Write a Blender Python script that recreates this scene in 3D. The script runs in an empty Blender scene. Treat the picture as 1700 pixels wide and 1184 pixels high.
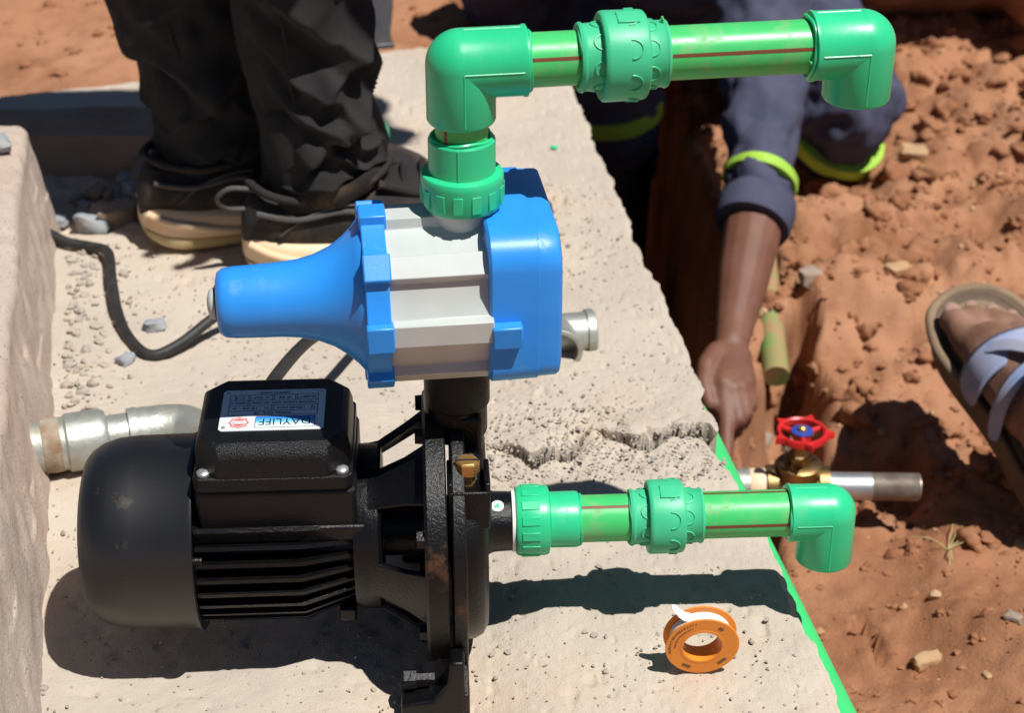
import bpy, bmesh, math, random
import numpy as np
from mathutils import Vector, Matrix
R = math.radians
random.seed(7); RNG = np.random.default_rng(7)
scene = bpy.context.scene
COL = scene.collection

# ------------------------------------------------------------------ camera
cam_d = bpy.data.cameras.new('camera'); cam = bpy.data.objects.new('camera', cam_d); COL.objects.link(cam)
cam.location = (.0405, -.996, .796); cam.rotation_euler = (R(60), 0, 0)
cam_d.sensor_width = 36; cam_d.lens = 36*3000/1700; cam_d.clip_start = .02; cam_d.clip_end = 400
cam_d.dof.use_dof = True; cam_d.dof.focus_distance = 1.17; cam_d.dof.aperture_fstop = 11
scene.camera = cam
# ------------------------------------------------------------------ sky, sun, exposure
SUN = Vector((-.36, .29, -1.0))
w = bpy.data.worlds.new('World'); scene.world = w; w.use_nodes = True
nt = w.node_tree; bg = nt.nodes['Background']; sky = nt.nodes.new('ShaderNodeTexSky')
sky.sky_type = 'NISHITA'; sky.sun_disc = False; sky.altitude = 1800; sky.air_density = .8; sky.dust_density = .3
sky.sun_elevation = math.atan2(1, math.hypot(SUN.x, SUN.y)); sky.sun_rotation = math.atan2(-SUN.x, -SUN.y)
nt.links.new(sky.outputs[0], bg.inputs[0]); bg.inputs[1].default_value = .05
sd = bpy.data.lights.new('sun', 'SUN'); sd.energy = 5.0; sd.angle = R(.55); sd.color = (1, .975, .93)
so = bpy.data.objects.new('sun', sd); COL.objects.link(so); so.rotation_euler = SUN.to_track_quat('-Z', 'Y').to_euler()
so.location = (1, -1, 3)
vs = scene.view_settings; vs.view_transform = 'Standard'; vs.look = 'None'; vs.gamma = 1; vs.exposure = 0.13; vs.use_curve_mapping = False

# ------------------------------------------------------------------ noise (for real relief)
def hsh(i, j, k, s):
    n = (i*374761393 + j*668265263 + k*2147483647 + s*974634571).astype(np.int64) & 0xffffffff
    n = ((n ^ (n >> 13))*1274126177) & 0xffffffff
    n = (n ^ (n >> 16)) & 0xffffffff
    return n/2147483647.5 - 1
def vn(p, sc, s=0):
    q = np.asarray(p, float)*sc; f0 = np.floor(q).astype(np.int64); t = q - f0; t = t*t*t*(t*(t*6-15)+10)
    r = 0
    for a in (0, 1):
        for b in (0, 1):
            for c in (0, 1):
                wt = (t[:,0] if a else 1-t[:,0])*(t[:,1] if b else 1-t[:,1])*(t[:,2] if c else 1-t[:,2])
                r = r + wt*hsh(f0[:,0]+a, f0[:,1]+b, f0[:,2]+c, s)
    return r
def fbm(p, sc, o=4, s=0, g=.5):
    r = 0; a = 1
    for k in range(o): r = r + a*vn(p, sc*2**k, s+k); a *= g
    return r
def sst(a, b, x): t = np.clip((x-a)/(b-a), 0, 1); return t*t*(3-2*t)

# ------------------------------------------------------------------ materials
def mat(name, c1, c2=None, sc=60, rough=.5, bump=0, bsc=400, metal=0, spec=.5, dirt=None, coat=0, det=4, lo=.35, hi=.65, stripe=None, third=None, sub=0):
    m = bpy.data.materials.new(name); m.use_nodes = True; t = m.node_tree; n = t.nodes; L = t.links
    b = n['Principled BSDF']; tc = n.new('ShaderNodeTexCoord')
    b.inputs['Roughness'].default_value = rough; b.inputs['Metallic'].default_value = metal
    b.inputs['Specular IOR Level'].default_value = spec; b.inputs['Coat Weight'].default_value = coat
    if sub: b.inputs['Subsurface Weight'].default_value = sub; b.inputs['Subsurface Scale'].default_value = .004
    b.inputs['Base Color'].default_value = (*c1, 1)
    out = None
    def noise(scale, detail=4, r=.55):
        x = n.new('ShaderNodeTexNoise'); x.inputs['Scale'].default_value = scale; x.inputs['Detail'].default_value = detail
        x.inputs['Roughness'].default_value = r; L.new(tc.outputs['Object'], x.inputs['Vector']); return x.outputs['Fac']
    def ramp(f, a, bb):
        x = n.new('ShaderNodeMapRange'); x.inputs[1].default_value = a; x.inputs[2].default_value = bb; L.new(f, x.inputs[0]); return x.outputs[0]
    def mix(f, A, B):
        x = n.new('ShaderNodeMix'); x.data_type = 'RGBA'; L.new(f, x.inputs[0])
        for v, s in ((A, 6), (B, 7)):
            if isinstance(v, tuple): x.inputs[s].default_value = (*v, 1)
            else: L.new(v, x.inputs[s])
        return x.outputs[2]
    if c2: out = mix(ramp(noise(sc, det), lo, hi), c1, c2)
    if third:
        c3, s3, a3, b3 = third; out = mix(ramp(noise(s3, 5, .65), a3, b3), out or c1, c3)
    if dirt:
        c3, s3, a3, b3 = dirt; out = mix(ramp(noise(s3, 6, .7), a3, b3), out or c1, c3)
        rr = n.new('ShaderNodeMapRange'); rr.inputs[3].default_value = rough; rr.inputs[4].default_value = .85
        L.new(ramp(noise(s3, 6, .7), a3, b3), rr.inputs[0]); L.new(rr.outputs[0], b.inputs['Roughness'])
    if out: L.new(out, b.inputs['Base Color'])
    if bump:
        bp = n.new('ShaderNodeBump'); bp.inputs['Strength'].default_value = bump; bp.inputs['Distance'].default_value = .002
        L.new(noise(bsc, 6, .65), bp.inputs['Height']); L.new(bp.outputs[0], b.inputs['Normal'])
    return m
M = {}
M['concrete'] = mat('concrete', (.47,.405,.335), (.57,.49,.40), 5, .95, .6, 620, spec=.12, third=((.57,.42,.31), 4, .52, .74), dirt=((.33,.295,.255), 330, .61, .72))
M['kerb'] = mat('kerb_concrete', (.53,.44,.37), (.50,.38,.31), 5, .95, .8, 480, spec=.12, dirt=((.22,.165,.135), 300, .57, .67))
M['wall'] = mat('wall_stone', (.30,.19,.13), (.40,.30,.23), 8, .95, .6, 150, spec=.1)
M['soil'] = mat('red_soil', (.35,.162,.085), (.42,.212,.12), 3, 1, .9, 260, spec=.08, third=((.25,.108,.054), 7, .46, .70), dirt=((.50,.31,.195), 110, .60, .78))
M['clod'] = mat('soil_clod', (.37,.178,.095), (.29,.128,.066), 25, 1, .9, 260, spec=.08)
M['stone'] = mat('stone', (.34,.26,.20), (.26,.20,.16), 40, .9, .5, 250, spec=.2)
M['bluestone'] = mat('blue_stone', (.24,.27,.30), (.36,.36,.36), 60, .85, .4, 300, spec=.25)
M['tanstone'] = mat('tan_stone', (.50,.33,.19), (.42,.25,.13), 40, .9, .5, 250, spec=.15)
M['grit'] = mat('grit', (.46,.38,.30), (.30,.27,.24), 90, .95, 0)
M['ppr'] = mat('green_fitting', (.022,.53,.235), (.028,.57,.26), 30, .34, .06, 400, spec=.5, sub=.08, dirt=((.10,.46,.22), 35, .56, .82))
M['pprold'] = mat('green_union', (.045,.48,.235), (.06,.52,.265), 45, .42, .06, 400, spec=.4, dirt=((.15,.36,.14), 40, .62, .80))
M['pipe'] = mat('green_pipe', (.050,.50,.135), (.062,.54,.155), 30, .34, .05, 300, spec=.45, dirt=((.26,.36,.16), 60, .50, .78))
M['pipebright'] = mat('bright_green_pipe', (.040,.54,.16), (.05,.58,.17), 20, .5, dirt=((.22,.36,.14), 30, .55, .8))
M['pipedusty'] = mat('dusty_green_pipe', (.11,.30,.07), (.34,.21,.10), 18, .8, .1, 200, lo=.36, hi=.56)
M['brown'] = mat('brown_stripe', (.17,.055,.022), rough=.45)
M['blue'] = mat('blue_plastic', (.024,.265,.78), (.027,.28,.81), 40, .34, .06, 700, spec=.5, sub=.03, dirt=((.10,.30,.66), 30, .60, .85))
M['grey'] = mat('grey_plastic', (.47,.50,.475), (.50,.53,.505), 60, .42, .04, 900, spec=.4)
M['black'] = mat('black_paint', (.0030,.0030,.0037), (.005,.005,.0056), 50, .30, .35, 420, spec=.34, dirt=((.045,.034,.026), 24, .66, .94))
M['cover'] = mat('black_cover', (.0045,.0045,.0053), (.007,.007,.008), 30, .44, .05, 700, spec=.75, dirt=((.10,.062,.032), 21.7, .64, .86))
M['rusty'] = mat('black_paint_rusted', (.0035,.0035,.0042), (.006,.006,.006), 50, .34, .40, 420, spec=.38, dirt=((.15,.062,.024), 17, .57, .74))
M['blackplastic'] = mat('black_plastic', (.0030,.0030,.0037), (.005,.005,.0055), 60, .34, .5, 800, spec=.36, dirt=((.05,.036,.026), 20, .66, .94))
M['rubber'] = mat('black_rubber', (.013,.013,.014), (.03,.028,.026), 60, .6, .1, 300)
M['brass'] = mat('brass', (.66,.40,.14), (.54,.31,.10), 60, .38, .1, 400, metal=.75)
M['dullbrass'] = mat('dull_brass', (.40,.27,.11), (.26,.17,.08), 50, .42, .2, 300, metal=1)
M['galv'] = mat('galvanised', (.50,.52,.47), (.40,.41,.37), 50, .46, .25, 200, metal=.65, dirt=((.36,.30,.21), 38, .50, .75))
M['steel'] = mat('threaded_steel', (.46,.42,.38), (.34,.29,.25), 70, .45, .15, 300, metal=.75)
M['zinc'] = mat('zinc', (.55,.56,.57), (.46,.46,.46), 40, .42, .1, 300, metal=.8)
M['redpaint'] = mat('red_paint', (.62,.022,.022), (.52,.018,.02), 60, .35, .05, 300)
M['bluepaint'] = mat('blue_print', (.03,.06,.32), rough=.4)
M['orange'] = mat('orange_plastic', (.80,.26,.022), (.76,.24,.02), 50, .42, .03, 400, sub=.15)
M['white'] = mat('white_tape', (.80,.80,.78), rough=.6)
M['plate'] = mat('plate_silver', (.78,.79,.80), (.74,.75,.76), 300, .45, 0, metal=.1)
M['ink'] = mat('dark_ink', (.025,.026,.03), rough=.5)
M['inkbrown'] = mat('faded_ink', (.16,.07,.025), rough=.5)
M['badge'] = mat('badge_red', (.72,.10,.07), rough=.5)
M['badgepale'] = mat('badge_pale', (.80,.55,.48), rough=.5)
M['cloth'] = mat('black_cloth', (.019,.018,.0185), (.030,.028,.027), 25, .85, .5, 900, spec=.22, dirt=((.08,.058,.042), 9, .62, .88))
M['hem'] = mat('faded_hem', (.028,.023,.020), (.13,.085,.055), 35, .9, .8, 700, spec=.2, lo=.45, hi=.75)
M['navy'] = mat('navy_cloth', (.058,.062,.105), (.082,.085,.135), 14, .9, .5, 700, spec=.2, dirt=((.16,.12,.10), 12, .64, .88))
M['neon'] = mat('neon_band', (.36,.62,.06), (.30,.52,.05), 40, .7, .2, 800)
M['shirt'] = mat('grey_shirt', (.16,.16,.17), (.2,.2,.2), 20, .9, .4, 600)
M['skin'] = mat('dark_skin', (.15,.062,.038), (.19,.085,.055), 30, .5, .35, 350, spec=.4, sub=.05)
M['foot'] = mat('dusty_skin', (.20,.098,.062), (.29,.165,.115), 28, .62, .4, 300, spec=.3, sub=.05)
M['nail'] = mat('toenail', (.36,.22,.17), rough=.4)
M['hair'] = mat('black_hair', (.008,.007,.006), rough=.8, bump=.6, bsc=300)
M['shoe'] = mat('dusty_black_shoe', (.022,.019,.018), (.10,.066,.047), 30, .75, .8, 500, spec=.35, lo=.50, hi=.78)
M['shoetrim'] = mat('grey_shoe_trim', (.085,.078,.074), (.05,.045,.042), 30, .7)
M['sole'] = mat('cream_sole', (.80,.63,.43), (.74,.52,.31), 14, .55, .08, 200, dirt=((.56,.27,.13), 17, .64, .84))
M['soleyellow'] = mat('yellowed_sole', (.50,.36,.16), (.56,.44,.24), 18, .6, .08, 200)
M['sandal'] = mat('tan_sandal', (.27,.19,.115), (.21,.14,.085), 24, .85, .4, 250)
M['sandaldark'] = mat('dark_sandal_edge', (.10,.068,.045), (.17,.115,.075), 18, .8, .4, 250)
M['strap'] = mat('blue_strap', (.22,.30,.52), (.36,.36,.44), 26, .75, .2, 400)
M['hemp'] = mat('rusty_thread', (.44,.38,.30), (.28,.18,.11), 60, .8, .8, 250, metal=.3)
M['iron'] = mat('dark_iron', (.075,.08,.095), (.11,.11,.12), 40, .5, .2, 200, metal=.3)
M['dry'] = mat('dry_grass', (.42,.36,.16), rough=.8)

# ------------------------------------------------------------------ mesh helpers
def frame(axis):
    a = Vector(axis).normalized(); u = a.orthogonal().normalized()
    if abs(a.z) < .95: u = (Vector((0,0,1)) - a*a.z).normalized()
    return a, u, a.cross(u)
class G:
    def __init__(s): s.v = []; s.f = []; s.m = []
    def add(s, v, f, mi=0):
        o = len(s.v); s.v += [tuple(x) for x in v]; s.f += [tuple(i+o for i in q) for q in f]; s.m += [mi]*len(f); return s
    def rings(s, rings, cap=True, close=True, mi=0):
        n = len(rings[0]); v = [p for r in rings for p in r]; f = []
        for i in range(len(rings)-1):
            for j in range(n if close else n-1):
                f.append((i*n+j, i*n+(j+1) % n, (i+1)*n+(j+1) % n, (i+1)*n+j))
        if cap: f.append(tuple(range(n-1, -1, -1))); f.append(tuple(range((len(rings)-1)*n, len(rings)*n)))
        return s.add(v, f, mi)
    def lathe(s, prof, o=(0,0,0), axis=(1,0,0), n=48, cap=True, a0=0, mi=0):
        a, u, w_ = frame(axis); o = Vector(o); rs = []
        for t, r in prof:
            rs.append([o + a*t + (u*math.cos(a0+2*math.pi*k/n) + w_*math.sin(a0+2*math.pi*k/n))*max(r, 1e-5) for k in range(n)])
        return s.rings(rs, cap, mi=mi)
    def cyl(s, p0, p1, r, r1=None, n=32, mi=0, ch=0):
        p0 = Vector(p0); p1 = Vector(p1); d = p1-p0; l = d.length; r1 = r if r1 is None else r1
        pr = [(0, r), (l, r1)] if not ch else [(0, r-ch), (ch, r), (l-ch, r1), (l, r1-ch)]
        return s.lathe(pr, p0, d, n, mi=mi)
    def sph(s, c, r, n=24, m=14, sc=(1,1,1), mi=0):
        c = Vector(c); rs = []
        for i in range(m+1):
            t = math.pi*i/m
            rs.append([c+Vector((r*sc[0]*math.sin(t)*math.cos(2*math.pi*k/n), r*sc[1]*math.sin(t)*math.sin(2*math.pi*k/n), -r*sc[2]*math.cos(t))) for k in range(n)])
        return s.rings(rs, False, mi=mi)
    def cap(s, p0, p1, r0, r1=None, n=14):
        p0 = Vector(p0); p1 = Vector(p1); r1 = r0 if r1 is None else r1; d = p1-p0; l = d.length; pr = []
        for k in range(5): a = math.pi/2*(1-k/4); pr.append((-r0*math.sin(a), r0*math.cos(a)))
        for k in range(5): a = math.pi/2*k/4; pr.append((l+r1*math.sin(a), r1*math.cos(a)))
        return s.lathe(pr, p0, d, n)
    def chain(s, pts):
        for (a, ra), (b, rb) in zip(pts, pts[1:]): s.cap(a, b, ra, rb)
        return s
    def box(s, c, d, rot=None, mi=0):
        c = Vector(c); hx, hy, hz = d[0]/2, d[1]/2, d[2]/2
        v = [Vector((x, y, z)) for x in (-hx, hx) for y in (-hy, hy) for z in (-hz, hz)]
        if rot is not None: v = [rot @ p for p in v]
        return s.add([c+p for p in v], [(0,1,3,2),(4,6,7,5),(0,4,5,1),(2,3,7,6),(0,2,6,4),(1,5,7,3)], mi)
    def prism(s, poly, a0, a1, ax='x', mi=0):
        def P(u, v, a): return {'x': (a, u, v), 'y': (u, a, v), 'z': (u, v, a)}[ax]
        n = len(poly); r0 = [P(u, v, a0) for u, v in poly]; r1 = [P(u, v, a1) for u, v in poly]
        return s.rings([r0, r1], True, mi=mi)
    def tube(s, pts, r, n=14, mi=0, res=8):
        P = [Vector(p) for p in pts]; Q = []
        for i in range(len(P)-1):
            a, b, c, d = P[max(i-1,0)], P[i], P[i+1], P[min(i+2,len(P)-1)]
            for k in range(res):
                t = k/res; Q.append(.5*((2*b)+(c-a)*t+(2*a-5*b+4*c-d)*t*t+(3*b-a-3*c+d)*t**3))
        Q.append(P[-1]); rs = []; u = None
        for i, q in enumerate(Q):
            t = (Q[min(i+1,len(Q)-1)]-Q[max(i-1,0)]).normalized()
            if u is None: u = t.orthogonal().normalized()
            u = (u - t*u.dot(t)).normalized(); v = t.cross(u)
            rr = r(i/(len(Q)-1)) if callable(r) else r
            rs.append([q+(u*math.cos(2*math.pi*k/n)+v*math.sin(2*math.pi*k/n))*rr for k in range(n)])
        return s.rings(rs, True, mi=mi)
def meshof(g, mats, ang=38, name='m'):
    me = bpy.data.meshes.new(name); me.from_pydata([tuple(p) for p in g.v], [], g.f)
    for x in (mats if isinstance(mats, (list, tuple)) else [mats]): me.materials.append(x)
    if any(g.m): me.polygons.foreach_set('material_index', g.m)
    bm = bmesh.new(); bm.from_mesh(me); bmesh.ops.recalc_face_normals(bm, faces=bm.faces); bm.to_mesh(me); bm.free()
    me.shade_smooth()
    if ang < 180: me.set_sharp_from_angle(angle=R(ang))
    return me
def link(name, me, parent=None):
    o = bpy.data.objects.new(name, me); COL.objects.link(o)
    if parent: o.parent = parent
    return o
def obj(name, g, m, parent=None, ang=38, bev=0, seg=2, sub=0, remesh=0, smooth=0):
    mm = M[m] if isinstance(m, str) else ([M[x] for x in m] if isinstance(m, (list, tuple)) else m)
    o = link(name, meshof(g, mm, ang, name), parent)
    if remesh:
        x = o.modifiers.new('r', 'REMESH'); x.mode = 'VOXEL'; x.voxel_size = remesh; x.use_smooth_shade = True
    if smooth:
        x = o.modifiers.new('s', 'SMOOTH'); x.iterations = smooth; x.factor = .5
    if bev:
        x = o.modifiers.new('b', 'BEVEL'); x.width = bev; x.segments = seg; x.limit_method = 'ANGLE'; x.angle_limit = R(35); x.use_clamp_overlap = True
        x.harden_normals = False
    if sub:
        x = o.modifiers.new('u', 'SUBSURF'); x.levels = sub; x.render_levels = sub
    return o
def tag(o, label, cat, group=None, kind=None):
    o['label'] = label; o['category'] = cat
    if group: o['group'] = group
    if kind: o['kind'] = kind
    return o
def empty(name, loc, rz, label, cat, group=None):
    o = bpy.data.objects.new(name, None); COL.objects.link(o); o.location = loc; o.rotation_euler = (0, 0, rz); o.empty_display_size = .02
    return tag(o, label, cat, group)
def wrinkle(o, strength, size, dep=2):
    t = bpy.data.textures.new('wr', 'CLOUDS'); t.noise_scale = size; t.noise_depth = dep
    x = o.modifiers.new('d', 'DISPLACE'); x.texture = t; x.strength = strength; x.mid_level = .5; x.texture_coords = 'LOCAL'
def text_mesh(txt, size, w=None):
    c = bpy.data.curves.new('t', 'FONT'); c.body = txt; c.size = size; c.align_x = 'CENTER'; c.align_y = 'CENTER'; c.resolution_u = 2; c.extrude = .00006
    o = bpy.data.objects.new('t', c); COL.objects.link(o); bpy.context.view_layer.update()
    me = bpy.data.meshes.new_from_object(o.evaluated_get(bpy.context.evaluated_depsgraph_get()))
    bpy.data.objects.remove(o); bpy.data.curves.remove(c)
    if w:
        xs = [v.co.x for v in me.vertices]; k = w/(max(xs)-min(xs))
        for v in me.vertices: v.co.x *= k
    return me

# ================================================================== SETTING
def xr(y): return .2435 - .134*y            # right edge of the slab
def soil_z(x, y):
    p = np.stack([x, y, 0*x], 1); dx = x - xr(y)
    right = -.225 + .034*fbm(p, 2.1, 3, 3) + .012*vn(p, 7, 14)*sst(.4, .8, y) + .02*sst(.5, 1.6, y) + .03*sst(.55, 1.3, dx)
    right = right - .035*sst(.2, -.2, y)*0
    back = -.045 + .012*fbm(p, 3, 3, 9) - .02*sst(1.2, 2.2, y)
    jag = .03*vn(p, 9, 21) + .012*vn(p, 25, 22)
    tr = sst(.150, .105, dx + jag - .085*sst(.80, .98, y))*sst(.40, .50, y + jag)*sst(2.5, 2.3, y)
    z = right - (.32+.36*sst(1.15, 1.45, y))*tr - .050*sst(.26, .06, np.hypot(x-.48, y-.70))
    z = z - .085*sst(.085, .03, np.hypot(x-.268, (y-.61)*.8))
    # broken pits right of the green pipe
    pit = sst(.040, .018, np.abs(dx + 1.6*jag - .27 - .06*vn(p, 6, 31)))*sst(.5, .6, y)*sst(1.25, 1.05, y)
    z = z - .13*pit*sst(-.1, .45, vn(p, 9, 41) + .3*vn(p, 28, 42))
    # long soft step on the near right
    st = sst(-.04, .05, (x-.43) - .12*(y-.2) + .05*vn(p, 6, 55))*sst(.62, .5, y)
    z = z + .03*st
    # cracks near the slab
    cr = sst(.006, 0, np.abs(dx - .125 - .055*(y-.1) + .03*vn(p, 11, 61) + .012*vn(p, 40, 62)))*sst(.5, .35, np.abs(y-.25))
    z = z - .03*cr*np.clip(vn(p, 14, 63)*2+.3, 0, 1)
    m = sst(-.02, .04, x - (.0 - .1*(y-1.2)) + jag)            # 0 left/back, 1 right
    m = np.where(y < 1.02, (dx > -.06)*1.0, m)
    z = z*m + back*(1-m)
    rgt = sst(.16, .24, dx)*sst(.30, .6, y); z = z + rgt*(.024*np.abs(vn(p, 8, 131)) + .016*np.abs(vn(p, 17, 132)) + .009*np.abs(vn(p, 37, 133)) - .018)
    z = z - .06*sst(.13, .05, np.hypot(x-.465, y-1.24))
    inside = (dx < -.03) & (y < 1.03) & (x > -.52)
    z = np.where(inside, -.9, z)
    rough = .011*fbm(p, 14, 4, 5)*(.45+.55*sst(.35,.7,y)) + .006*np.abs(fbm(p, 45, 3, 6))*(.5+.5*sst(.35,.7,y)) + .0025*fbm(p, 140, 2, 8)
    return z + rough*(1-.6*(1-m))
def axis_pts(a, b, st, far):
    core = np.arange(a, b, st); out = [];  d = st; v = b
    while v < far: d *= 1.22; v += d; out.append(v)
    lo = []; d = st; v = a
    while v > -far: d *= 1.22; v -= d; lo.append(v)
    return np.concatenate([lo[::-1], core, out])
gx = axis_pts(-.75, 1.05, .0062, 60); gy = axis_pts(-.15, 2.1, .0075, 60)
X, Y = np.meshgrid(gx, gy); xf, yf = X.ravel(), Y.ravel(); zf = soil_z(xf, yf)
def grid_faces(nx, ny):
    i = np.arange(ny-1)[:, None]*nx + np.arange(nx-1)[None]; i = i.ravel()
    return np.stack([i, i+1, i+nx+1, i+nx], 1)
def grid_obj(name, v, nx, ny, m, parent=None, extra_f=None, extra_v=None):
    me = bpy.data.meshes.new(name); f = grid_faces(nx, ny)
    me.vertices.add(len(v)); me.vertices.foreach_set('co', v.astype(np.float32).ravel())
    me.loops.add(f.size); me.loops.foreach_set('vertex_index', f.astype(np.int32).ravel())
    me.polygons.add(len(f)); me.polygons.foreach_set('loop_start', np.arange(0, f.size, 4, dtype=np.int32))
    me.update(calc_edges=True); me.materials.append(M[m]); me.shade_smooth()
    return link(name, me, parent)
ground = grid_obj('ground', np.stack([xf, yf, zf], 1), len(gx), len(gy), 'soil'); ground['kind'] = 'structure'
def soil_at(x, y): return float(soil_z(np.array([float(x)]), np.array([float(y)]))[0])

# slab: heightfield with a broken crack and ragged right edge
CR = np.array([(.025,.245),(.055,.228),(.085,.243),(.10,.25),(.125,.262),(.155,.258),(.18,.262),(.23,.268)])
def dist_poly(x, y, P):
    d = np.full(x.shape, 9.)
    for (ax, ay), (bx, by) in zip(P, P[1:]):
        t = np.clip(((x-ax)*(bx-ax)+(y-ay)*(by-ay))/((bx-ax)**2+(by-ay)**2), 0, 1)
        d = np.minimum(d, np.hypot(x-ax-t*(bx-ax), y-ay-t*(by-ay)))
    return d
nu, nv = 330, 520
u = np.linspace(0, 1, nu); v = np.linspace(0, 1, nv); Uu, Vv = np.meshgrid(u, v); Uu = Uu.ravel(); Vv = Vv.ravel()
XL = -.56; yb = lambda x: 1.18 + .33*x
y0 = -.2
ylist = np.interp(v, [0, .18, .26, .56, .64, 1], [y0, .05, .20, .31, .36, 1.15]); ys = np.repeat(ylist, nu)
Uu = np.interp(Uu, [0, .45, 1], [0, .68, 1])
pe = np.stack([0*ys, ys, 0*ys], 1)
edge = xr(ys) + .0026*fbm(pe, 40, 4, 12) - .010*sst(.27, .245, ys)*sst(.12, .22, ys)
xs = XL + Uu*(edge - XL)
yt = yb(xs); ys2 = np.where(Vv > .64, ys + (yt - 1.15)*((Vv-.64)/.36), ys)
p = np.stack([xs, ys2, 0*xs], 1)
zs = .0022*fbm(p, 10, 3, 2) + .0005*fbm(p, 60, 3, 3) + .0006*np.abs(fbm(p, 170, 2, 4)) - .0006
near = sst(.62, .42, ys2)*sst(.0, .075, xs); zs += .011*near          # the pour rises a little towards the right edge
px_ = p*np.array([1, 0, 0])
yc = np.interp(xs, CR[:, 0], CR[:, 1]) + .009*vn(px_, 22, 72) + .006*vn(px_, 55, 74) + .0018*vn(px_, 120, 75)
sd_ = ys2 - yc; inx = sst(.012, .035, xs)
cw = np.clip(.75 + .6*vn(px_, 27, 176) + .15*vn(px_, 75, 177), 0, 1)*inx
hw_ = .0205*cw + .004 + .010*np.clip(.3 + vn(px_, 34, 178) + .25*vn(px_, 90, 179), 0, 1.2)
zs -= .030*cw*sst(-hw_-.002, -hw_, sd_)*sst(.0008, -.0002, sd_)
zs += inx*(.004*sst(.05, .012, np.abs(sd_))*vn(p, 34, 78) + .0012*sst(.04, .01, np.abs(sd_))*vn(p, 95, 79))
zs -= .006*inx*sst(.0, -.012, sd_)*sst(-.085, -.03, sd_)
ysh = -.0190*cw*np.exp(-np.clip(sd_, 0, 1)/.03)*(sd_ > -.0002)
cr2 = np.abs(ys2 - .232 - .35*(xs-.10) - .010*vn(px_, 40, 191) - .004*vn(px_, 110, 192)); zs -= .012*sst(.0035, .0008, cr2)*sst(.05, .08, xs)*sst(.185, .15, xs)*np.clip(.4+vn(px_, 50, 193), 0, 1)
pit = vn(p, 75, 81); zs -= .002*sst(.74, .9, pit)
pit = vn(p, 190, 82); zs -= .0012*sst(.66, .85, pit)
hol = sst(-.28, -.31, xs)*sst(.62, .66, ys2)*sst(.86, .80, ys2); zs += -.012*hol + .008*hol*fbm(p, 35, 3, 91)
rim = sst(.006, 0, edge - xs); zs -= .004*rim
ys2 = ys2 + ysh
slab_v = np.stack([xs, ys2, zs], 1)
g = slab_v.reshape(nv, nu, 3)
low = g[:, -1].copy(); low[:, 0] -= .012; low[:, 2] = -.014; low2 = g[:, -1].copy(); low2[:, 0] -= .035; low2[:, 2] = -.85
full = np.concatenate([g, low[:, None], low2[:, None]], 1)          # right face
bk = full[-1].copy(); bk[:, 2] = -.55; full = np.concatenate([full, bk[None]], 0)
slab = grid_obj('concrete_slab', full.reshape(-1, 3), nu+2, nv+1, 'concrete'); slab['kind'] = 'structure'
slab.data.set_sharp_from_angle(angle=R(60))

# kerb block on the left
yk = np.linspace(-.3, .668, 240); prof_n = 60; KV = []
for yy in yk:
    b = -.286 - .205*yy; t = b - .018
    prof = [(b+.004, -.02), (b, 0)] + [(b+(t-b)*q, .088*q) for q in np.linspace(.06, 1, 22)] + \
           [(t-.012*(1-math.cos(a)), .088+.012*math.sin(a)) for a in np.linspace(.2, 1.57, 6)] + [(t-.012-(.36)*q, .1+.004*q) for q in np.linspace(.02, 1, 28)] + [(-.9, .1), (-.9, -.02)]
    KV.append([(a, yy, c) for a, c in prof])
for k in range(4):
    last = KV[-1]; KV.append([(a-.006*(k+1)*(1 if a > -.8 else 0), yy+.004*(k+1), c-(.004*(k+1)**1.5 if c > .05 else 0)) for a, yy, c in last])
end = [(a-.01, KV[-1][0][1]+.005, -.02) for a, yy, c in KV[-1]]; KV.append(end)
ka = np.array(KV); sh = ka.shape; kp = ka.reshape(-1, 3)
kp[:, 0] += .0022*fbm(kp, 14, 3, 101) + .0014*vn(kp, 62, 102); kp[:, 2] += (.003*fbm(kp, 16, 3, 103) + .002*vn(kp, 65, 104) - .006*sst(.55, .75, vn(kp, 28, 105)))*(kp[:, 2] > .03)
kerb = grid_obj('concrete_kerb', kp, sh[1], sh[0], 'kerb'); tag(kerb, 'raised rough concrete kerb block along the left edge, casting no shadow on the slab', 'kerb')
kerb['label'] = 'raised rough concrete kerb block running along the left edge of the picture'

# low stone wall at the back left, in the standing person's shadow
def lump(name, c, d, m, seed, parent=None, amp=.12, sub=3, rz=0, sq=.55, sc=2.2):
    bm = bmesh.new(); bmesh.ops.create_cube(bm, size=2); bmesh.ops.subdivide_edges(bm, edges=bm.edges, cuts=2**sub-1, use_grid_fill=True)
    P = np.array([vv.co[:] for vv in bm.verts]); nrm = P/np.linalg.norm(P, axis=1)[:, None]*1.25; P = P*sq + nrm*(1-sq)
    P = P*(1 + amp*fbm(P, sc*.5, 4, seed)[:, None]); P *= np.array(d)/2
    for vv, q in zip(bm.verts, P): vv.co = q
    me = bpy.data.meshes.new(name); bm.to_mesh(me); bm.free(); me.materials.append(M[m]); me.shade_smooth(); me.set_sharp_from_angle(angle=R(50))
    o = link(name, me, parent); o.location = c; o.rotation_euler = (0, 0, rz); return o
lo = lump('stone_block', (-.47, .825, -.002), (.40, .07, .08), 'wall', 5, amp=.14, sq=.75); tag(lo, 'long brown stone block in deep shade behind the kerb and the far shoe', 'stone')

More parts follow.
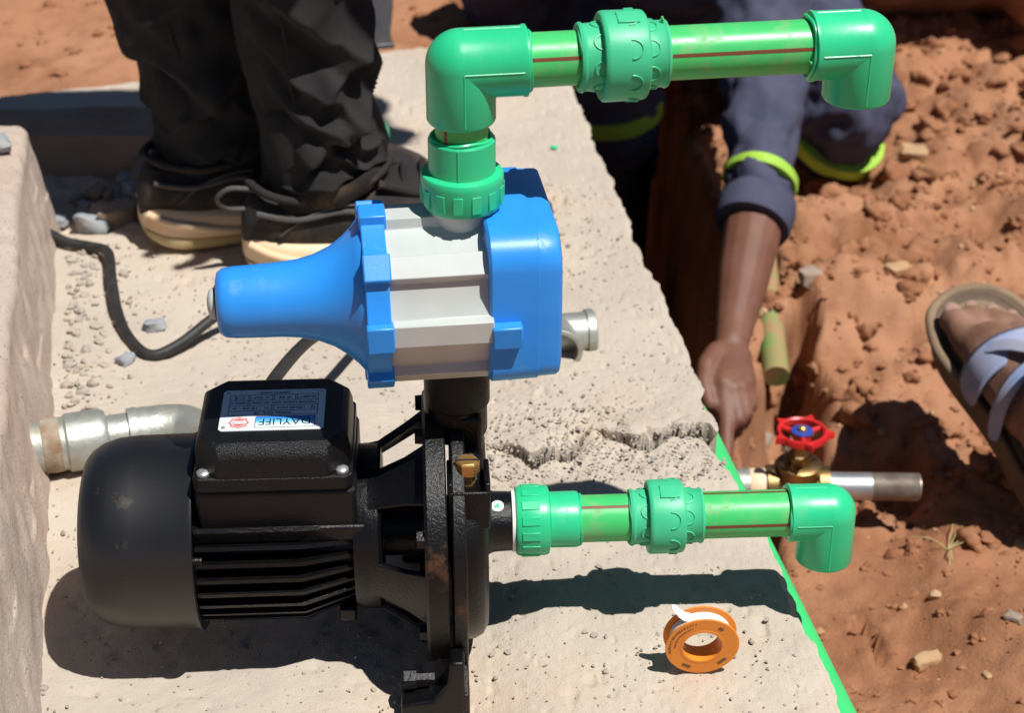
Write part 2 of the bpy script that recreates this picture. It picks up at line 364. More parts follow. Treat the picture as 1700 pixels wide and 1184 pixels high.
# loose grit on the slab, soil clods, as masses nobody could count
ico = bmesh.new(); bmesh.ops.create_icosphere(ico, subdivisions=1, radius=1); ICV = np.array([vv.co[:] for vv in ico.verts]); ICF = [tuple(vv.index for vv in f.verts) for f in ico.faces]; ico.free()
ICV1 = ICV
ico = bmesh.new(); bmesh.ops.create_icosphere(ico, subdivisions=3, radius=1); ICV2 = np.array([vv.co[:] for vv in ico.verts]); ICF2 = [tuple(vv.index for vv in f.verts) for f in ico.faces]; ico.free()
def scatter(name, pts, sizes, m, label, cat, flat=.7, ICV=ICV, ICF=ICF, lumpy=False):
    n = len(pts); nvv = len(ICV); V = np.zeros((n, nvv, 3)); F = np.array(ICF)
    for i in range(n):
        a = RNG.uniform(0, 6.28); s = sizes[i]*RNG.uniform(.7, 1.3, 3)*np.array([1, 1, flat]); q = ICV*s*(1 + .75*fbm(ICV + i*7.31, 1.1, 3, 7) if lumpy else RNG.uniform(.55, 1.25, nvv))[:, None]
        ca, sa = math.cos(a), math.sin(a); V[i, :, 0] = q[:, 0]*ca-q[:, 1]*sa; V[i, :, 1] = q[:, 0]*sa+q[:, 1]*ca; V[i, :, 2] = q[:, 2]
        V[i] += pts[i]
    FF = (F[None] + (np.arange(n)*nvv)[:, None, None]).reshape(-1, 3)
    me = bpy.data.meshes.new(name); me.from_pydata(V.reshape(-1, 3).tolist(), [], FF.tolist()); me.materials.append(M[m])
    if ICV is not ICV1: me.shade_smooth()
    o = link(name, me); tag(o, label, cat, kind='stuff'); return o
n = 5200; sx = RNG.uniform(-.36, .26, n); sy = RNG.uniform(-.12, .75, n)
sy = np.where(RNG.random(n) < .22, RNG.uniform(.17, .28, n), sy); sx = np.where((sy > .16) & (sy < .30) & (RNG.random(n) < .5), RNG.uniform(0, .2, n), sx)
k_ = (sx < xr(sy)-.006) & (sx > -.29-.205*sy); sx, sy = sx[k_], sy[k_]
scatter('slab_grit', np.stack([sx, sy, 0*sx+.0003+.011*sst(.62, .42, sy)*sst(.0, .075, sx)], 1), RNG.uniform(.0004, .0016, len(sx))*np.where(RNG.random(len(sx)) < .06, 2.2, 1), 'grit', 'fine pale grit scattered over the concrete slab', 'grit')
n = 150; sy = RNG.uniform(.25, .62, n); sx = -.275-.205*sy + np.abs(RNG.normal(0, .022, n))
scatter('kerb_gravel', np.stack([sx, sy, 0*sx+.001], 1), RNG.uniform(.0015, .0055, n), 'grit', 'loose gravel along the foot of the left kerb', 'gravel')
def soil_scatter(name, n, xa, xb, ya, yb_, s0, s1, m, label, cat, pw=3, **kw):
    x = RNG.uniform(xa, xb, n); y = RNG.uniform(ya, yb_, n); k = x > xr(y)+.02; x, y = x[k], y[k]
    z = soil_z(x, y); s = s0 + (s1-s0)*RNG.random(len(x))**pw
    return scatter(name, np.stack([x, y, z+s*.1], 1), s, m, label, cat, **kw)
soil_scatter('soil_crumbs', 15000, .2, 1.0, 0, 1.9, .0006, .0065, 'clod', 'crumbs and small clods of red soil covering the ground', 'soil', 9)
soil_scatter('soil_lumps', 700, .3, 1.0, .40, 1.9, .004, .021, 'clod', 'broken lumps of dug red soil heaped on the right bank', 'soil', 2.6, flat=.75, ICV=ICV2, ICF=ICF2, lumpy=True)
soil_scatter('soil_gravel', 420, .2, 1.0, 0, 1.9, .002, .008, 'tanstone', 'small pale pebbles strewn over the red soil', 'gravel', 3)
x = RNG.uniform(-.7, .1, 500); y = RNG.uniform(1.15, 1.9, 500); k = y > 1.2+.33*x; x, y = x[k], y[k]
scatter('back_soil_crumbs', np.stack([x, y, soil_z(x, y)], 1), .002+.009*RNG.random(len(x))**4, 'clod', 'crumbs of red soil on the ground behind the slab', 'soil')

# ================================================================== WATER PUMP
PX, PY = .0, .0
pump = empty('water_pump', (0, 0, 0), R(2.9), 'black cast iron electric water pump with finned motor on the concrete slab', 'water pump')
AX = .092
def th(t, r, x): return (x, -r*math.sin(R(t)), AX + r*math.cos(R(t)))
g_ = G().lathe([(-.2405,.004),(-.2405,.0465),(-.2392,.0515),(-.2360,.0555),(-.2290,.0600),(-.2190,.0632),(-.205,.0645),(-.170,.0650),(-.1672,.0664),(-.1655,.0664),(-.1655,.060),(-.175,.059),(-.175,.01)], (0,0,AX), n=72)
obj('fan_cover', g_, 'cover', pump, 30)
for t in (-60, 8, 75, 140, 200, 260): obj('cover_clip', G().cyl(th(t, .058, -.172), th(t, .058, -.160), .003, n=10), 'black', pump)
g_ = G().lathe([(-.166,.05),(-.166,.0475),(-.060,.0475),(-.060,.05)], (0,0,AX), n=48); g_ = G().cyl((-.172,0,AX), (-.058,0,AX), .0445, n=48)
body = obj('motor_body', g_, 'black', pump)
# radial cooling fins, each its own piece
gf = G()
prof = [(-.1645,.043),(-.1645,.0605),(-.097,.0605),(-.0625,.0480),(-.0625,.043)]
def fin_mesh(ra):
    gg = G(); h = .0014
    pr = [(x_, min(r_, ra) if r_ > .05 else r_) for x_, r_ in prof]
    gg.rings([[(x_, sgn*h, r_) for x_, r_ in pr] for sgn in (-1, 1)], True); return meshof(gg, M['black'], 20, 'cooling_fin')
fm = fin_mesh(.0605)
for t in list(range(56, 178, 11)) + list(range(188, 312, 11)):
    o = link('cooling_fin', fm, body); o.location = (0, 0, AX); o.rotation_euler = (R(t), 0, 0)
for sgn in (-1, 1):
    for xx in (-.157, -.070): obj('motor_lug', G().box((xx, sgn*-.036, .049), (.011, .012, .010)), 'black', pump, bev=.0015)
# terminal box
TX = -.1125
g_ = G().box((TX+.001, 0, .133), (.102, .090, .038)); tb = obj('terminal_box', g_, 'blackplastic', pump, bev=.003)
g_ = G().box((TX+.001, .0, .1185), (.112, .094, .012)); obj('box_saddle', g_, 'black', tb, bev=.002)
oc = lambda hx, hy, c: [(TX+hx-c, -hy), (TX+hx, -hy+c), (TX+hx, hy-c), (TX+hx-c, hy), (TX-hx+c, hy), (TX-hx, hy-c), (TX-hx, -hy+c), (TX-hx+c, -hy)]
g_ = G(); ring = lambda z, hx, hy, c: [(a, b, z) for a, b in oc(hx, hy, c)]
g_.rings([ring(.1525,.0505,.0470,.004), ring(.163,.0505,.0470,.004)], True)
g_.rings([ring(.160,.0495,.0465,.014), ring(.1745,.0490,.0458,.0145), ring(.182,.0475,.0420,.0135), ring(.1842,.0450,.0390,.0125)], True)
obj('box_lid', g_, 'blackplastic', tb, 30, bev=.0022, seg=3)
for sx_ in (-1, 1):
    for sy_ in (-1, 1):
        g_ = G().lathe([(0,.0044),(.0016,.0042),(.0026,.003),(.0029,.0002)], (TX+sx_*.0435, sy_*.0400, .1630), (0,0,1), 20)
        g_.box((TX+sx_*.0435, sy_*.0400, .1660), (.0055,.0009,.0006)); obj('lid_screw', g_, 'zinc', tb)
# nameplate
NX, NY, NZ, NW, NH = -.1135, .0005, .1846, .0665, .0495
def rrect(hx, hy, r, k=5):
    out = []
    for cx, cy, a0 in ((hx-r, hy-r, 0), (-hx+r, hy-r, 90), (-hx+r, -hy+r, 180), (hx-r, -hy+r, 270)):
        for i in range(k+1): a = R(a0+90*i/k); out.append((cx+r*math.cos(a), cy+r*math.sin(a)))
    return out
npm = link('nameplate', meshof(G().prism(rrect(NW/2, NH/2, .003), -.0004, .0, 'z'), M['plate'], 30), pump)
npm.location = (NX, NY, NZ); npm.rotation_euler = (0, 0, math.pi); npm['label'] = 'silver maker plate printed upside down to the camera'
def sticker(name, g, m, dz): o = obj(name, g, m, npm); o.location.z = dz; return o
def write(txt, x_, y_, s, m='ink', w=None, dz=.00012, name='lettering', bold=0):
    me = text_mesh(txt, s, w); me.materials.append(M[m] if isinstance(m, str) else m); o = link(name, me, npm); o.location = (x_, y_, dz); return o
# logo panel: white to sky blue print
mg = bpy.data.materials.new('logo_print'); mg.use_nodes = True; tt = mg.node_tree; tcn = tt.nodes.new('ShaderNodeTexCoord'); sep = tt.nodes.new('ShaderNodeSeparateXYZ'); rp = tt.nodes.new('ShaderNodeValToRGB'); mr = tt.nodes.new('ShaderNodeMapRange')
mr.inputs[1].default_value = -.0068; mr.inputs[2].default_value = .0068
tt.links.new(tcn.outputs['Object'], sep.inputs[0]); tt.links.new(sep.outputs['Y'], mr.inputs[0]); tt.links.new(mr.outputs[0], rp.inputs[0]); tt.links.new(rp.outputs[0], tt.nodes['Principled BSDF'].inputs['Base Color'])
rp.color_ramp.elements[0].color = (.03,.17,.62,1); rp.color_ramp.elements[0].position = .05; rp.color_ramp.elements[1].color = (.72,.80,.82,1); rp.color_ramp.elements[1].position = .75
e_ = rp.color_ramp.elements.new(.42); e_.color = (.10,.48,.72,1)
o = sticker('logo_border', G().prism(rrect(.0191, .0068, .0012), 0, .00005, 'z'), 'ink', .00003); o.location.x = -.0085; o.location.y = .0150
o = sticker('logo_panel', G().prism(rrect(.0187, .0064, .001), 0, .00005, 'z'), mg, .00009); o.location.x = -.0085; o.location.y = .0150
write('DAYLIFF', -.0085, .0148, .0108, 'ink', .0325, .0002)
star = [(.0068*(1 if k % 2 == 0 else .84)*math.cos(R(k*22.5)), .0068*(1 if k % 2 == 0 else .84)*math.sin(R(k*22.5))) for k in range(16)]
for nm, sc_, m_, dz in (('badge', 1, 'badge', .00003), ('badge_ring', .82, 'badgepale', .00009), ('badge_core', .66, 'badge', .00015)):
    o = sticker(nm, G().prism([(a*sc_, b*sc_) for a, b in star], 0, .00005, 'z'), m_, dz); o.location.x = .0208; o.location.y = .0152
o = sticker('badge_bar', G().prism(rrect(.0047, .0017, .0003), 0, .00005, 'z'), 'white', .00021); o.location.x = .0208; o.location.y = .0152
write('DAYLIFF', .0208, .0152, .0026, 'bluepaint', .0085, .0003)
def line(x0, y0, x1, y1, w_=.00035):
    return ((x0+x1)/2, (y0+y1)/2, max(abs(x1-x0), w_), max(abs(y1-y0), w_))
gl = G()
for a in [(-.0285,.0066,.0285,.0066),(-.0285,-.0183,.0285,-.0183),(-.0285,.0066,-.0285,-.0183),(.0285,.0066,.0285,-.0183),(-.0285,.0012,.0285,.0012),(-.0285,-.0052,.0285,-.0052),(-.0285,-.0118,.0285,-.0118),
          (0,.0012,0,-.0052),(.0012,.0012,.0012,-.0052),(.0155,-.0052,.0155,-.0183),(.0167,-.0052,.0167,-.0183),(-.0150,-.0118,-.0150,-.0183),(-.0138,-.0118,-.0138,-.0183),(0,-.0118,0,-.0183),(.0012,-.0118,.0012,-.0183)]:
    cx, cy, lx, ly = line(*a); gl.box((cx, cy, .00008), (lx, ly, .00006))
obj('print_rule', gl, 'ink', npm)
write('MODEL: DDC 158', 0, .0040, .0038, w=.0235); write('Q', -.0255, -.0019, .0038); write('120-20 l/min', -.0115, -.0019, .0038, w=.0175); write('H.', .0045, -.0019, .0038); write('18-24', .0145, -.0019, .0038, w=.0085); write('m', .0250, -.0019, .0038)
write('MOTOR 0.55kW 240V 1ph 50Hz', -.0065, -.0085, .0035, w=.041); write('4500/2.14', .0226, -.0085, .0032, w=.0100)
write('CLASS: F', -.0217, -.0150, .0032, w=.0105); write('IP 44', -.0070, -.0150, .0034, w=.0075); write('C: 20\u00b5F', .0082, -.0150, .0034, w=.0095); write('C \u20ac', .0226, -.0150, .0048, w=.0070)
write('MADE IN CHINA', 0, -.0209, .0032, w=.0195)
g_ = G()
for a in (-1, 1):
    for b in (-1, 1): g_.lathe([(0,.0014),(.0006,.0013),(.0009,.0006),(.001,.0001)], (a*.0302, b*.0212, 0), (0,0,1), 12)
obj('rivet', g_, 'zinc', npm)
# adapter: ring, five wide ribs, flange
g_ = G().lathe([(-.064,.050),(-.064,.0535),(-.060,.0550),(-.048,.0555),(-.046,.0535),(-.046,.030),(-.064,.030)], (0,0,AX), n=64, cap=False)
g_.cyl((-.062,0,AX), (-.012,0,AX), .021, n=32)
ad = obj('motor_adapter', g_, 'black', pump, 30)
for t0 in (-42, 30, 97, 165, 235):
    gg = G(); rs = []
    for x_, ro in ((-.058,.0545),(-.048,.0565),(-.030,.068),(-.014,.0795)):
        hw = 16*(1 if x_ < -.05 else (.93 if x_ < -.02 else 1.05)); outer = [th(t0-hw+2*hw*k/8, ro, x_) for k in range(9)]; inner = [th(t0+hw-2*hw*k/8, ro-.006, x_) for k in range(9)]
        rs.append(outer+inner)
    gg.rings(rs, True); obj('adapter_rib', gg, 'black', ad, 40, bev=.0012)
g_ = G().lathe([(-.018,.030),(-.018,.0885),(-.016,.0905),(-.0045,.0905),(-.0035,.0895),(-.0035,.030)], (0,0,AX), n=96)
fl = obj('adapter_flange', g_, 'rusty', pump, 30)
for t0 in (12, 62, 112, 168, 214, 268, 318):
    o = obj('flange_bolt', G().lathe([(0,.0001),(0,.0058),(.0045,.0062),(.005,.0062)], th(t0, .0825, -.0228), (1,0,0), 6), 'black', fl, 20)
# volute: plate, drum, suction neck, discharge neck
poly = [(.0900*math.sin(R(t)), AX+.0900*math.cos(R(t))) for t in np.arange(-118, 118.1, 4)]
poly += [(.074, .030), (.095, .022), (.095, .001), (-.095, .001), (-.095, .022), (-.074, .030)]
poly = poly[::-1]
g_ = G().prism(poly, -.0005, .0085, 'x'); vo = obj('volute_plate', g_, 'rusty', pump, 30, bev=.0012)
g_ = G().lathe([(.006,.078),(.0135,.0775),(.019,.0745),(.0225,.068),(.0228,.02)], (0,0,AX), n=80); obj('volute_casing', g_, 'black', pump, 34)
for sgn in (-1, 1):
    gg = G(); gg.prism([(-.036,.0012),(.0055,.0012),(.0055,.050),(-.0035,.050),(-.006,.032),(-.016,.019),(-.036,.0165)], sgn*.078, sgn*.0965, 'y'); obj('foot', gg, 'black', pump, 30, bev=.002)
    obj('foot_bolt', G().lathe([(0,.0001),(0,.0068),(.008,.0068),(.008,.0045),(.02,.0045)], (-.034, sgn*.080, .0250), (1,0,0), 6), 'black', pump, 20)
g_ = G().lathe([(.018,.026),(.024,.0222),(.028,.0205),(.0395,.0200),(.0405,.0190)], (0,0,AX), n=48); sn = obj('suction_neck', g_, 'black', pump, 40)
o = obj('paper_dot', G().lathe([(0,.0042),(.0002,.0042)], (0,0,0), (0,0,1), 24), 'white', sn); o.location = th(26, .0207, .0305); o.rotation_euler = (R(26), 0, 0); o['label'] = 'round white sticker with a green print'
o = obj('sticker_print', G().lathe([(0,.0028),(.0002,.0022)], (0,0,0), (0,0,1), 3), 'pprold', sn); o.location = th(26, .02105, .0305); o.rotation_euler = (R(26), 0, .6)
g_ = G(); g_.box((.0105, 0, .163), (.020, .042, .048)); g_.cyl((.004,0,.165), (.004,0,.1985), .0205, n=40); obj('discharge_neck', g_, 'black', pump, bev=.003)
# pocket with the brass priming plug
g_ = G(); cxp, cyp = .0105, -.047
for a, b in (((cxp-.0118, cyp, .1475), (.0035, .030, .033)), ((cxp+.0118, cyp, .1475), (.0035, .030, .033)), ((cxp, cyp-.0140, .1440), (.0270, .0035, .028)), ((cxp, cyp+.004, .1400), (.0225, .030, .030))): g_.box(a, b)
pk = obj('plug_pocket', g_, 'black', pump, bev=.0012)
o = obj('priming_plug', G().lathe([(-.006,.0052),(.003,.0052),(.003,.0080),(.0112,.0080),(.0125,.0070),(.0128,.0001)], (cxp-.0005, cyp+.001, .1600), (0,0,1), 6, a0=.3), 'brass', pump, 25, bev=.0004)
o['label'] = 'brass hexagonal priming plug with a slot'; obj('slot', G().box((cxp-.0005, cyp+.000, .17290), (.0155, .0013, .0004)), 'ink', o)

# ================================================================== PRESSURE CONTROLLER
ZC = .270
ctl = empty('pressure_controller', (.0085, 0, 0), R(7.5), 'blue and grey plastic pump pressure controller mounted on the black pump', 'pump controller')
def th2(t, r, x): return (x, -r*math.sin(R(t)), ZC + r*math.cos(R(t)))
CT = 2.0
def octo(ro, ri, hw, x):
    out = []
    for k in range(8):
        c = CT+45*k
        for dt, r in ((-hw-2, ri), (-hw, ro), (hw, ro), (hw+2, ri), (22.5, ri*.945)): out.append(th2(c+dt, r, x))
    return out
g_ = G().rings([octo(.0555,.0492,7.5,-.0470), octo(.0560,.0497,7.5,.0145)], True); obj('grey_body', g_, 'grey', ctl, 20, bev=.0006)
g_ = G().lathe([(.0042,.0525),(.0046,.0530),(.0050,.0525)], (0,0,ZC), n=8)
g_ = G().rings([octo(.0535,.0530,9,-.0610), octo(.0535,.0530,9,-.0465)], True); rgm = obj('blue_flange', g_, 'blue', ctl, 20, bev=.0008)
def lug(t, r, x, sx, sr, stn, name, par):
    rot = Matrix.Rotation(R(t), 3, 'X')
    return obj(name, G().box(th2(t, r, x), (sx, stn, sr), rot), 'blue', par, 20, bev=.0010)
for k in range(8): lug(CT+45*k, .0535, -.0535, .0165, .0095, .0175, 'clip', rgm)
g_ = G().lathe([(-.0600,.0485),(-.0615,.0480),(-.066,.0425),(-.072,.0368),(-.080,.0312),(-.090,.0268),(-.100,.0244),(-.112,.0231),(-.140,.0222),(-.1460,.0214),(-.1492,.0192),(-.1505,.015),(-.1505,.001)], (0,0,ZC), n=72, cap=False)
obj('funnel_cap', g_, 'blue', ctl, 50)
obj('air_valve_button', G().lathe([(-.150,.0100),(-.153,.0098),(-.155,.0080),(-.1562,.004),(-.1565,.0002)], (-.0,0,ZC), n=28), 'grey', ctl, 60)
obj('cap_seal', G().lathe([(-.1500,.0115),(-.1514,.0112),(-.1514,.0095)], (0,0,ZC), n=28), 'ink', ctl)
def rsq(k, x):
    y0_, y1_, z0_, z1_ = -.0510+k, .0610-k, ZC-.0440+k, ZC+.0560-k; out = []
    for cx, cy, a0, r in ((y1_, z1_, 0, .007), (y0_, z1_, 90, .022), (y0_, z0_, 180, .013), (y1_, z0_, 270, .010)):
        sx_ = 1 if cx > 0 else -1; sy_ = 1 if cy > ZC else -1
        for i in range(8): q = R(a0+90*i/7); out.append((x, cx-sx_*r+r*math.cos(q), cy-sy_*r+r*math.sin(q)))
    return out
g_ = G().rings([rsq(.0015,.0125), rsq(0,.0140), rsq(.0003,.0420), rsq(.0010,.0425), rsq(.0013,.0535), rsq(.0022,.0555), rsq(.0055,.0568)], True)
bx_ = obj('control_box', g_, 'blue', ctl, 30)
for t0, sx in ((4, .0100), (96, .0180), (182, .0180), (272, .0180)): lug(t0, .0530, .0135+sx/2, sx, .010, .0150, 'clip', bx_)
g_ = G().lathe([(.0,.0135),(.004,.0150),(.014,.0190),(.022,.0200)], (0,0,.3115), (0,0,1), 40); obj('outlet_collar', g_, 'grey', ctl, 40)
g_ = G().lathe([(0,.0195),(.002,.0212),(.030,.0212),(.033,.019)], (-.0035,0,.1880), (0,0,1), 40); obj('inlet_collar', g_, 'blackplastic', ctl, 40)
obj('sealing_tape_end', G().tube([(.0150,-.012,.331),(.0165,-.015,.322),(.0150,-.018,.314),(.0120,-.0215,.3145)], lambda t: .0014*(1-.6*t), 6), 'white', ctl)

# ================================================================== GREEN PIPEWORK
def ribs_on_nut(parent, o, axis, r, t0, t1, n, wd, hgt, m, ph=0):
    a, u_, w_ = frame(axis); o = Vector(o)
    for k in range(n):
        an = ph+2*math.pi*k/n; d = u_*math.cos(an)+w_*math.sin(an); tg = a.cross(d)
        rot = Matrix((tg, a, d)).transposed(); gg = G(); L_ = t1-t0; c = o + a*((t0+t1)/2) + d*(r-.0002)
        gg.box(c, (wd, L_, hgt), rot); obj('grip_rib', gg, m, parent, 20, bev=.0003)
def half_moons(parent, o, axis, r, tm, n, rad, m, flip=1, ph=0):
    a, u_, w_ = frame(axis); o = Vector(o)
    for k in range(n):
        an = ph+2*math.pi*k/n; pts = []
        for q in range(11):
            aa = math.pi*q/10 - math.pi/2; l = tm + flip*rad*1.15*math.cos(aa); b = an + rad*math.sin(aa)/r
            pts.append(o + a*l + (u_*math.cos(b)+w_*math.sin(b))*(r+.0001))
        obj('grip_mark', G().tube(pts, .00055, 6, res=2), m, parent)
def union(parent, o, axis, m, r1=.0205, r2=.027, l1=.012, l2=.027, l3=.012, n=8):
    """two collars and a big union nut; o = start of the first collar"""
    a = Vector(axis).normalized(); o = Vector(o)
    c1 = obj('union_collar', G().lathe([(-.001,r1-.003),(-.001,r1+.0003),(.0008,r1+.0009),(.0020,r1+.0002),(.0025,r1-.0002),(l1+.004,r1+.0006)], o, a, 48), m, parent, 40)
    half_moons(c1, o, a, r1+.0003, l1-.0005, n, .0048, m, -1)
    nt_ = obj('union_nut', G().lathe([(l1,r2-.006),(l1-.0008,r2-.0042),(l1-.0006,r2-.0012),(l1+.0006,r2-.0002),(l1+.002,r2),(l1+l2-.003,r2-.0003),(l1+l2-.001,r2-.0008),(l1+l2,r2-.002),(l1+l2,r1-.002)], o, a, 64), m, parent, 36)
    half_moons(nt_, o, a, r2, l1+l2*.55, n, .0056, m, 1, .3)
    for k in range(2):
        aa, u_, w_ = frame(a); an = .25+k*math.pi; d = u_*math.cos(an)+w_*math.sin(an); tg = aa.cross(d); rot = Matrix((tg, aa, d)).transposed()
        obj('raised_pad', G().box(o+aa*(l1+l2*.55)+d*(r2-.0002), (.011, .013, .0017), rot), m, nt_, bev=.0005)
    c2 = obj('union_collar', G().lathe([(l1+l2-.003,r1+.0004),(l1+l2+l3-.0015,r1-.0004),(l1+l2+l3,r1+.0005),(l1+l2+l3+.0015,r1-.0002),(l1+l2+l3+.0015,r1-.004)], o, a, 48), m, parent, 40)
    half_moons(c2, o, a, r1+.0001, l1+l2+.0005, n, .0048, m, 1, .25)
    return l1+l2+l3
def elbow(parent, c, ax1, ax2, l1, l2, r, m, name='elbow'):
    c = Vector(c); a1 = Vector(ax1).normalized(); a2 = Vector(ax2).normalized(); gg = G()
    gg.lathe([(0,r),(l1-.0035,r),(l1-.002,r+.0007),(l1-.0006,r+.0006),(l1,r-.0006),(l1,r-.0045)], c, a1, 56); gg.lathe([(0,r),(l2-.0015,r),(l2,r-.0008),(l2,r-.0042),(l2-.012,r-.0045)], c, a2, 56); gg.sph(c, r*.9995, 56, 28)
    e = obj(name, gg, m, parent, 34)
    f_ = a1.cross(a2); f_ = f_ if f_.y < 0 else -f_
    obj('mould_seam', G().tube([c+f_*(r-.0001)+a1*.0, c+f_*(r-.0001)+a1*(l1-.004)], .00055, 6), m, e); obj('mould_seam', G().tube([c+f_*(r-.0001), c+f_*(r-.0001)+a2*(l2-.002)], .00055, 6), m, e)
    b = -a2; obj('mould_seam', G().tube([c+b*(r-.0001)+a1*.002, c+b*(r-.0001)+a1*(l1-.004)], .0005, 6), m, e)
    return e
def bead(parent, c, ax, r, m, seed=0):
    a, u_, w_ = frame(ax); c = Vector(c); pts = [c + (u_*math.cos(t)+w_*math.sin(t))*(r+.0006*math.sin(5*t+seed)) + a*(.0007*math.sin(3*t+seed)) for t in np.linspace(0, 2*math.pi, 40)]
    return obj('weld_bead', G().tube(pts, .0011, 7, res=2), m, parent)
def stripe(parent, p0, p1, r, ang, w_=.0011):
    a, u_, v_ = frame(Vector(p1)-Vector(p0)); s = Vector(p0); L_ = (Vector(p1)-s).length; gg = G(); rs = []
    for l in (0, L_):
        rs.append([s+a*l+(u_*math.cos(q)+v_*math.sin(q))*(r+.00012) for q in np.linspace(ang-w_/r, ang+w_/r, 5)])
    gg.rings(rs, False, False); return obj('brown_line', gg, 'brown', parent)
# upper run
up = empty('upper_pipe_run', (.0105, 0, 0), R(8), 'green plastic pipe run rising from the blue controller, with union and two elbows', 'pipe')
ZU = .418
nut = obj('collar_nut', G().lathe([(0,.0205),(.0010,.0232),(.0040,.0245),(.0185,.0252),(.0215,.0250),(.0225,.0244),(.0236,.0205),(.0236,.018)], (0,0,.3275), (0,0,1), 64), 'ppr', up, 36); nut['label'] = 'wide green nut with raised grip blocks'
ribs_on_nut(nut, (0,0,.3275), (0,0,1), .0249, .0045, .0155, 14, .0058, .0016, 'ppr', .12)
obj('socket', G().lathe([(0,.0203),(.0205,.0202),(.0215,.0195),(.0218,.0165)], (0,0,.3505), (0,0,1), 56), 'ppr', up, 34)
bead(up, (0,0,.3728), (0,0,1), .0178, 'ppr', 2); obj('socket_seam', G().tube([(-.0045,-.0198,.352),(-.0045,-.0198,.371)], .0005, 6), 'ppr', up)
pp = obj('short_pipe', G().cyl((0,0,.37), (0,0,.392), .0160, n=48), 'pipe', up); stripe(pp, (0,0,.372), (0,0,.39), .0160, math.pi+.05)
elbow(up, (0,0,ZU), (1,0,0), (0,0,-1), .039, .0350, .0206, 'ppr')
pp = obj('pipe', G().cyl((.03,0,ZU), (.078,0,ZU), .0161, n=48), 'pipe', up); stripe(pp, (.039,0,ZU), (.070,0,ZU), .0161, R(70))
bead(up, (.0395,0,ZU), (1,0,0), .0172, 'ppr', 1)
union(up, (.0700,0,ZU), (1,0,0), 'pprold', .0200, .0268, .0125, .0262, .0115)
bead(up, (.0695,0,ZU), (1,0,0), .0185, 'pprold', 3)
pp = obj('pipe', G().cyl((.115,0,ZU), (.226,0,ZU), .0161, n=48), 'pipe', up); stripe(pp, (.1205,0,ZU), (.2085,0,ZU), .0161, R(76)); stripe(pp, (.1205,0,ZU), (.2085,0,ZU), .0161, R(-28))
elbow(up, (.2410,0,ZU), (-1,0,0), (0,0,-1), .0325, .0345, .0206, 'ppr'); bead(up, (.2080,0,ZU), (1,0,0), .0185, 'ppr', 5)
for c_ in ((.1195, -.001, ZU+.0208), (.2068, -.0168, ZU-.0035)):
    gg = G()
    for k in range(6): gg.sph((c_[0]+random.uniform(-.0015,.0015), c_[1]+random.uniform(-.0012,.0012), c_[2]+random.uniform(-.001,.0018)), .0009, 8, 6)
    obj('plastic_burr', gg, 'pipe', up)
# lower run
dn = empty('lower_pipe_run', (0, 0, 0), R(2.9), 'green plastic pipe run leading right from the pump suction, with union and elbow', 'pipe')
obj('thread_tape', G().lathe([(.0398,.0198),(.0402,.0208),(.0418,.0210),(.0426,.0200)], (0,0,AX), n=48), 'white', dn)
nut = obj('collar_nut', G().lathe([(.0422,.0205),(.0432,.0228),(.0455,.0237),(.0560,.0240),(.0620,.0236),(.0648,.0228),(.0660,.019)], (0,0,AX), n=64), 'ppr', dn, 36)
ribs_on_nut(nut, (0,0,AX), (1,0,0), .0238, .0465, .0585, 14, .0060, .0015, 'ppr', .1)
obj('socket', G().lathe([(.0645,.0188),(.0830,.0190),(.0850,.0184),(.0858,.0155)], (0,0,AX), n=56), 'ppr', dn, 34); bead(dn, (.0857,0,AX), (1,0,0), .0166, 'ppr', 2)
obj('socket_seam', G().tube([(.0665,-.0152,AX-.0112),(.084,-.0152,AX-.0112)], .0005, 6), 'ppr', dn)
pp = obj('pipe', G().cyl((.08,0,AX), (.125,0,AX), .0160, n=48), 'pipe', dn); stripe(pp, (.086,0,AX), (.119,0,AX), .0160, R(28))
union(dn, (.1205,0,AX), (1,0,0), 'pprold', .0186, .0252, .0118, .0235, .0115); bead(dn, (.1200,0,AX), (1,0,0), .0172, 'pprold', 3)
pp = obj('pipe', G().cyl((.160,0,AX), (.236,0,AX), .0160, n=48), 'pipe', dn); stripe(pp, (.1670,0,AX), (.2285,0,AX), .0160, R(86)); stripe(pp, (.1670,0,AX), (.2285,0,AX), .0160, R(-8))
elbow(dn, (.2545,0,AX), (-1,0,0), (0,-.05,-1), .0275, .0375, .0193, 'ppr'); bead(dn, (.2275,0,AX), (1,0,0), .0178, 'ppr', 7)
# other green pipes
s0 = Vector((.194, .33, -.030)); s1 = Vector((.2755, -.16, -.030))
gp = obj('green_pipe', G().cyl(s0, s1, .016, n=40), 'pipebright'); tag(gp, 'bright green pipe running along the right side of the concrete slab', 'pipe')
b0 = Vector((.340, .765, -.247)); b1 = Vector((.353, 1.10, -.176))
bp_ = obj('buried_pipe', G().cyl(b0, b1, .0150, n=32), 'pipedusty'); tag(bp_, 'dusty green pipe half buried in red soil beyond the bare forearm', 'pipe')
gc = empty('green_end_cap', (-.118, .835, .0), 0, 'round green pipe cap on the slab behind the near trouser hem', 'pipe cap')
obj('cap_body', G().lathe([(-.02,.017),(.008,.020),(.016,.0185),(.021,.013),(.0225,.004),(.0226,.0002)], (0,0,.0205), (1,-.5,.1), 36), 'ppr', gc, 50)
obj('cap_rim', G().lathe([(-.024,.019),(-.016,.0215),(-.010,.0205)], (0,0,.0205), (1,-.5,.1), 36), 'pprold', gc, 50)
gb = obj('green_shaving', G().sph((0,0,0), .0042, 10, 7, (1.1,.8,.5)), 'ppr'); gb.location = (.087, .84, .002); tag(gb, 'tiny green plastic shaving on the slab behind the controller', 'plastic scrap')

